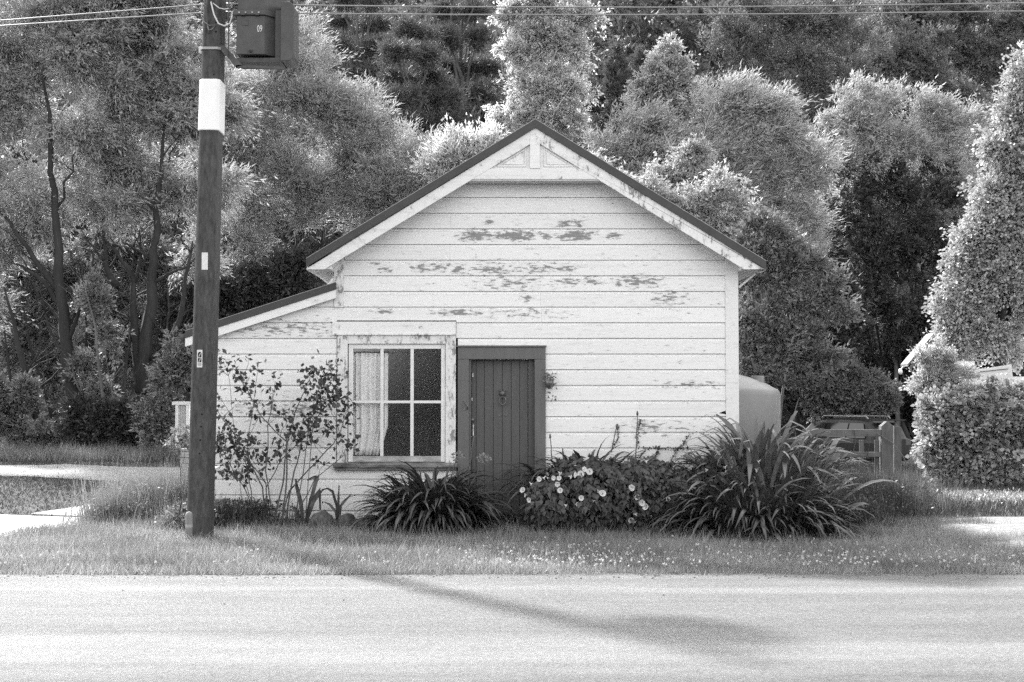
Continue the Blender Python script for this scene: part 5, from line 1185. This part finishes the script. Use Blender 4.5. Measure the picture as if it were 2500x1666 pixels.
rose()
# two small lone plants with bent strap leaves
def sprout(label, px, leaves_px, w=.03):
    Y = HY - .5; b0 = W(px, 1285, Y); t = thing('young_strap_plant', (b0.x, Y, 0), label, 'plant', 'young plants by the wall')
    for pts in leaves_px:
        P = [Vector((b0.x, Y, .0))] + [W(x, y, Y + random.uniform(-.05, .02)) for x, y in pts]; mb = MB(); n_ = len(P)
        fine = []
        for i in range(n_ - 1):
            for k in range(3): fine.append(P[i].lerp(P[i + 1], k / 3))
        fine.append(P[-1]); m_ = len(fine)
        for i, p in enumerate(fine):
            u = i / (m_ - 1); ww = w * (.5 + .7 * math.sin(math.pi * min(1, u * 1.05 + .05))); tg = (fine[min(i + 1, m_ - 1)] - fine[max(0, i - 1)]).normalized(); sd = tg.cross(Vector((0, -1, 0)))
            sd = sd.normalized() if sd.length > .01 else Vector((1, 0, 0))
            mb.v += [tuple(p + sd * ww / 2 + Vector((0, -.006, 0))), tuple(p), tuple(p - sd * ww / 2 + Vector((0, -.006, 0)))]
        for i in range(m_ - 1): a = i * 3; mb.f += [(a, a + 1, a + 4, a + 3), (a + 1, a + 2, a + 5, a + 4)]
        me = mb.mesh('leaf', 'strap', True); at = me.attributes.new('tone', 'FLOAT', 'FACE'); at.data.foreach_set('value', [random.random()] * len(me.polygons)); link('leaf', me, t)
sprout('young plant with one broad dark upright leaf and bent tips below the window', 742, [[(755, 1240), (775, 1210), (790, 1195)], [(770, 1180), (775, 1165), (762, 1168), (750, 1173)], [(735, 1230), (725, 1190), (722, 1170)], [(760, 1235), (780, 1195), (782, 1245)], [(725, 1250), (712, 1235)], [(765, 1225), (760, 1215), (752, 1240)]], .045)
sprout('slim young plant with four arching leaves beside the agapanthus left of door', 826, [[(826, 1230), (828, 1185)], [(822, 1235), (812, 1200), (800, 1193), (788, 1196)], [(820, 1250), (805, 1232), (792, 1226)], [(832, 1235), (845, 1220), (858, 1207)]], .028)
# creeper on the wall
def creeper():
    Y = HY - .035; t = thing('wall_creeper', W(1640, 1135, Y), 'thin creeper with small leaves trailing along the wall boards', 'creeper')
    mb = MB(); B = []
    for pts in ([(1545, 1132), (1600, 1131), (1660, 1132), (1730, 1131)], [(1635, 1131), (1650, 1105), (1668, 1085), (1684, 1060)], [(1575, 1093), (1610, 1096), (1650, 1094), (1680, 1094)], [(1595, 1128), (1605, 1105), (1610, 1090)], [(1676, 1128), (1684, 1104)], [(1695, 1129), (1703, 1116)], [(1560, 1120), (1577, 1100)], [(1495, 1092), (1510, 1070), (1506, 1040)], [(1556, 1090), (1560, 1040), (1562, 1025)]):
        P = [W(x, y, Y) for x, y in pts]; fine = []
        for i in range(len(P) - 1):
            for k in range(5): fine.append(P[i].lerp(P[i + 1], k / 5) + Vector((random.gauss(0, .004), 0, random.gauss(0, .004))))
        fine.append(P[-1]); mb.tube(fine, .004, 5)
        for p in fine:
            for k in range(4): B.append(np.array(p) + RNG.normal(size=3) * np.array([.014, .008, .014]))
    mb.build('stem', 'stem', t); B = np.array(B); k = len(B)
    link('foliage', quads_mesh('creeper_leaves', leaves(B, rand_dir(k), unit(RNG.normal(size=(k, 3)) + np.array([0, -1.2, 0])), RNG.uniform(.018, .035, k), RNG.uniform(.015, .026, k)), RNG.random(k), 'rose'), t)
creeper()
# stones at the wall foot
def stone(px, py, rx, ry, Y, label, seed):
    import bmesh
    r = random.Random(seed); bm = bmesh.new(); bmesh.ops.create_icosphere(bm, subdivisions=3, radius=1); k = Y / F
    for v in bm.verts:
        f = 1 + .09 * math.sin(v.co.x * 3 + seed) * math.sin(v.co.y * 2.6 + seed * 2) + .05 * math.sin(v.co.x * 6 + v.co.z * 5 + seed) + r.uniform(-.035, .035); v.co *= f
        v.co.x *= rx * k; v.co.y *= (rx + ry) / 2 * k; v.co.z *= ry * k
    me = bpy.data.meshes.new('stone'); bm.to_mesh(me); bm.free(); me.materials.append(M['stone']); me.polygons.foreach_set('use_smooth', [True] * len(me.polygons))
    o = link('garden_stone', me); o.location = W(px, py, Y); tag(o, label, 'stone', 'stones along the foot of the wall'); return o
stone(784, 1280, 33, 30, HY - .62, 'rounded mossy stone right of the broad-leaved young plant', 1)
stone(846, 1282, 23, 30, HY - .62, 'upright stone behind the slim four-leaved young plant', 2)
stone(905, 1288, 34, 30, HY - .66, 'low stone at the left edge of the agapanthus', 3)
stone(572, 1288, 30, 22, HY - .6, 'pale stone among weeds just right of the pole foot', 4)
stone(1645, 1290, 42, 22, HY - .95, 'flat overgrown stone between the bindweed and the large right clump', 5)
stone(2012, 1300, 24, 20, HY - 1.3, 'stone at the lower right of the large agapanthus clump', 6)

# weeds and grasses (nobody could count them)
def blades(name, n, xf, hgt, wid, mat, lean=.35, bendv=(0, 0), clump=.6):
    P = xf(n); n = len(P)
    a = RNG.uniform(0, 2 * math.pi, n); h = hgt * RNG.uniform(.45, 1.25, n) if np.isscalar(hgt) else hgt[:n]
    pn = np.sin(P[:, 0] * 2.7 + 1.3 * np.sin(P[:, 1] * 3.3)) * np.sin(P[:, 1] * 4.1 + np.sin(P[:, 0] * 1.9)) * .5 + np.sin(P[:, 0] * 7.3 + P[:, 1] * 5.1) * np.sin(P[:, 1] * 9.7 - P[:, 0] * 3.3) * .35
    h = h * (1 + clump * pn)
    dx = np.stack([np.cos(a), np.sin(a), np.zeros(n)], 1); ln = RNG.normal(size=(n, 2)) * lean
    tip = P + np.stack([(ln[:, 0] + bendv[0]) * h, (ln[:, 1] + bendv[1]) * h, h], 1)
    w = wid * RNG.uniform(.6, 1.4, n)
    V = np.stack([P - dx * w[:, None] / 2, P + dx * w[:, None] / 2, tip], 1)
    return tris_mesh(name, V, np.clip(RNG.random(n) * .75 + .12 + .3 * np.sin(P[:, 0] * 1.7 + 2 * np.sin(P[:, 1] * 1.1)) * np.sin(P[:, 1] * 2.9 + P[:, 0]), 0, 1), mat)
def in_house(x, y): return (x > LX - .02) & (x < RX + .02) & (y > HY - .06)
def poly_mask(x, y, poly):
    pts = [G(*p) for p in poly]; inside = np.zeros(len(x), bool); j = len(pts) - 1
    for i in range(len(pts)):
        xi, yi, xj, yj = pts[i].x, pts[i].y, pts[j].x, pts[j].y
        c = ((yi > y) != (yj > y)) & (x < (xj - xi) * (y - yi) / (yj - yi + 1e-9) + xi); inside ^= c; j = i
    return inside
DRV = [(-420, 1238), (60, 1259), (270, 1266), (246, 1272), (140, 1288), (30, 1306), (-40, 1320), (-420, 1345)]
PTH = [(75, 1254), (170, 1240), (340, 1214), (420, 1206), (420, 1238), (300, 1246), (240, 1262)]
YRD = [(-500, 1135), (100, 1136), (160, 1133), (300, 1140), (480, 1142), (480, 1175), (300, 1177), (180, 1170), (60, 1163), (-500, 1168)]
GDR = [(2262, 1282), (2290, 1270), (2400, 1262), (2640, 1262), (2700, 1360), (2480, 1352), (2420, 1340), (2350, 1312)]
def verge(n):
    x = RNG.uniform(-8.5, 8.5, n); y = EDGE - .12 + RNG.random(n) ** .95 * 5.6
    y = y + .06 * np.sin(x * 3.1) * (y < EDGE + .3)
    ok = ~in_house(x, y) & ~poly_mask(x, y, DRV) & ~poly_mask(x, y, PTH) & ~(poly_mask(x, y, GDR) & (RNG.random(n) < .99) & (np.sin(x * 2.3 + 1) * np.sin(y * 3.1 + x) + np.sin(x * 5.1) * np.sin(y * 6.7) * .5 > -.55)) & (y > EDGE - .12 + .1 * np.sin(x * 5) ** 2)
    return np.stack([x, y, np.zeros(n)], 1)[ok]
tag(link('verge_grass', blades('verge_grass', 230000, verge, .085, .008, 'grass', .5)), 'short rough grass on the verge between road and cottage', 'grass', kind='stuff')
def tall(n):
    x = RNG.uniform(-8.5, 8.5, n); y = EDGE + .5 + RNG.random(n) * 4.2
    ok = ~in_house(x, y) & ~poly_mask(x, y, DRV) & ~poly_mask(x, y, PTH) & ~poly_mask(x, y, GDR); return np.stack([x, y, np.zeros(n)], 1)[ok]
tag(link('taller_grass', blades('taller_grass', 26000, tall, .17, .007, 'grass', .45)), 'scattered taller grass stalks standing out of the verge', 'grass', kind='stuff')
def lawn(n):
    x = RNG.uniform(-24, -3.6, n); y = 17.8 + RNG.random(n) ** .8 * 21
    ok = ~in_house(x, y) & ~poly_mask(x, y, DRV) & ~poly_mask(x, y, PTH) & ~(poly_mask(x, y, YRD) & (RNG.random(n) < .96)); return np.stack([x, y, np.zeros(n)], 1)[ok]
tag(link('lawn_grass', blades('lawn_grass', 115000, lawn, .055, .016, 'lawn', .6)), 'mown lawn and yard grass to the left of the cottage', 'grass', kind='stuff')
def far_rough(n):
    x = RNG.uniform(-22, -5, n); y = RNG.uniform(33.5, 38, n); return np.stack([x, y, terrain(x, y)], 1)
tag(link('tree_foot_grass', blades('tree_foot_grass', 40000, far_rough, .35, .02, 'weed', .4)), 'long shaded grass along the foot of the left trees', 'grass', kind='stuff')
def right_rough(n):
    x = RNG.uniform(3.2, 14, n); y = RNG.uniform(17.2, 40, n); ok = ~poly_mask(x, y, GDR); x, y = x[ok], y[ok]; return np.stack([x, y, terrain(x, y)], 1)
tag(link('side_yard_grass', blades('side_yard_grass', 90000, right_rough, .14, .013, 'lawn', .5)), 'rough grass of the side yard right of the cottage', 'grass', kind='stuff')
def weeds(name, label, cx, cy, rx, ry, n, h, mat='weed', lf=900):
    """clump of tall weeds: blades and small leaves on stalks"""
    def xf(k):
        a = RNG.normal(size=(k, 2)) * .5; return np.stack([cx + a[:, 0] * rx, cy + a[:, 1] * ry, np.zeros(k)], 1)
    t = thing(name, (cx, cy, 0), label, 'weeds', 'weed clumps')
    link('blades', blades(name + '_blades', n, xf, h, .010, mat, .22), t)['kind'] = 'stuff'
    P = xf(lf); P[:, 2] = RNG.uniform(.03, h * .8, lf); V = leaves(P, unit(RNG.normal(size=(lf, 3)) + np.array([0, 0, .4])), rand_dir(lf), RNG.uniform(.03, .07, lf), RNG.uniform(.015, .03, lf))
    link('foliage', quads_mesh(name + '_leaves', V, RNG.random(lf), mat), t)['kind'] = 'stuff'
    return t
g = G(385, 1268); weeds('tall_weeds', 'tall wispy weeds left of the power pole', g.x, g.y + .2, .75, .55, 5200, .62, 'weed', 2600)
g = G(300, 1275); weeds('tall_weeds', 'low weedy fringe at the end of the concrete driveway', g.x, g.y, .5, .35, 2200, .33, 'weed', 900)
g = G(430, 1300); weeds('tall_weeds', 'weeds crowding the marker post', g.x, g.y + .15, .25, .2, 700, .35, 'grass', 300)
weeds('tall_weeds', 'dark weeds under the rose along the wall', hx(585), HY - .5, .62, .3, 1500, .42, 'bind', 2600)
weeds('tall_weeds', 'low weeds at the foot of the door', hx(1230), HY - .5, .45, .25, 900, .18, 'rose', 700)
g = G(2130, 1262); weeds('tall_weeds', 'dark weeds tangled round the gate posts', g.x, g.y + .7, .8, .9, 4200, .55, 'bind', 4000)
g = G(2210, 1250); weeds('tall_weeds', 'grassy weeds at the corner of the gravel drive', g.x, g.y + .5, .6, .8, 3000, .42, 'weed', 900)
g = G(2060, 1285); weeds('tall_weeds', 'dark weeds right of the large agapanthus', g.x, g.y + .25, .5, .45, 2400, .4, 'bind', 2000)
g = G(2370, 1222); weeds('tall_weeds', 'pale ground cover in front of the ivy hedge', g.x, g.y, 1.2, .8, 1800, .12, 'hedge', 4200)
shrub('variegated_shrub', 'pale-leaved shrub between the fence panel and the pole', 440, 18.9, [(440, 1062, 22, 24), (420, 1085, 20, 18), (455, 1090, 16, 20)], 'weed', 700, (.055, .026), sprig=.12, group='plants on the left boundary', r0=.01)
shrub('variegated_shrub', 'small pale-leaved plant at the left foot of the pole', 448, 16.4, [(440, 1262, 14, 22), (432, 1290, 16, 14)], 'weed', 200, (.06, .026), sprig=.12, group='plants on the left boundary', r0=.008)
# clover heads in the verge
def clover():
    n_ = 520; x = np.concatenate([RNG.normal(.5, .5, 170), RNG.uniform(-7.5, 7.5, 180), RNG.normal(3.4, 1.2, 170)]); y = EDGE + .15 + np.abs(RNG.normal(0, 1, n_)) * .95
    ok = (y < 16.5) & ~poly_mask(x, y, GDR); x, y = x[ok], y[ok]; k = len(x); c = np.stack([x, y, RNG.uniform(.06, .12, k)], 1)
    per = 12; d = rand_dir(k * per); B = np.repeat(c, per, 0); V = leaves(B, d, rand_dir(k * per), RNG.uniform(.011, .017, k * per), RNG.uniform(.009, .013, k * per))
    tag(link('clover_flowers', quads_mesh('clover_flowers', V, RNG.random(k * per), 'clover')), 'white clover heads dotted through the verge grass', 'clover', kind='stuff')
clover()
# loose stones and fallen leaves at the road edge
def debris():
    mb = MB()
    for i in range(260):
        x = random.uniform(-6, 6); y = EDGE + random.uniform(-.3, .05) if i < 250 else random.uniform(11, 12.6); r = random.uniform(.004, .012)
        mb.lathe([(.0001, -r * .3), (r, 0), (r * .7, r * .6), (.0001, r * .8)], (x, y, .012), 5)
    tag(mb.build('loose_gravel', 'stone'), 'loose stones scattered along the road edge', 'gravel', kind='stuff')
debris()
# trees across the road, seen only as dark reflections in the window panes
for i, (x, y, h) in enumerate(((-9, -14, 6), (-4.5, -16, 7), (0, -15, 5.5), (4.5, -17, 7))):
    lob = [(np.array([x + random.uniform(-1.5, 1.5), y + random.uniform(-1, 1), h * random.uniform(.12, .9)]), np.array([2.0, 1.5, 1.5])) for k in range(10)]
    t = thing('roadside_tree', (x, y, 0), ('leftmost', 'second', 'third', 'rightmost')[i] + ' dark tree across the road, reflected in the window panes', 'tree', 'trees across the road')
    link('trunk', trunk_mesh('roadside_trunk', (x, y, 0), lob, .14, 'bark'), t); link('crown', crown_mesh('roadside_crown', lob, 'vdark', 24000, (.5, .3), sprig=.5, sub=8), t)
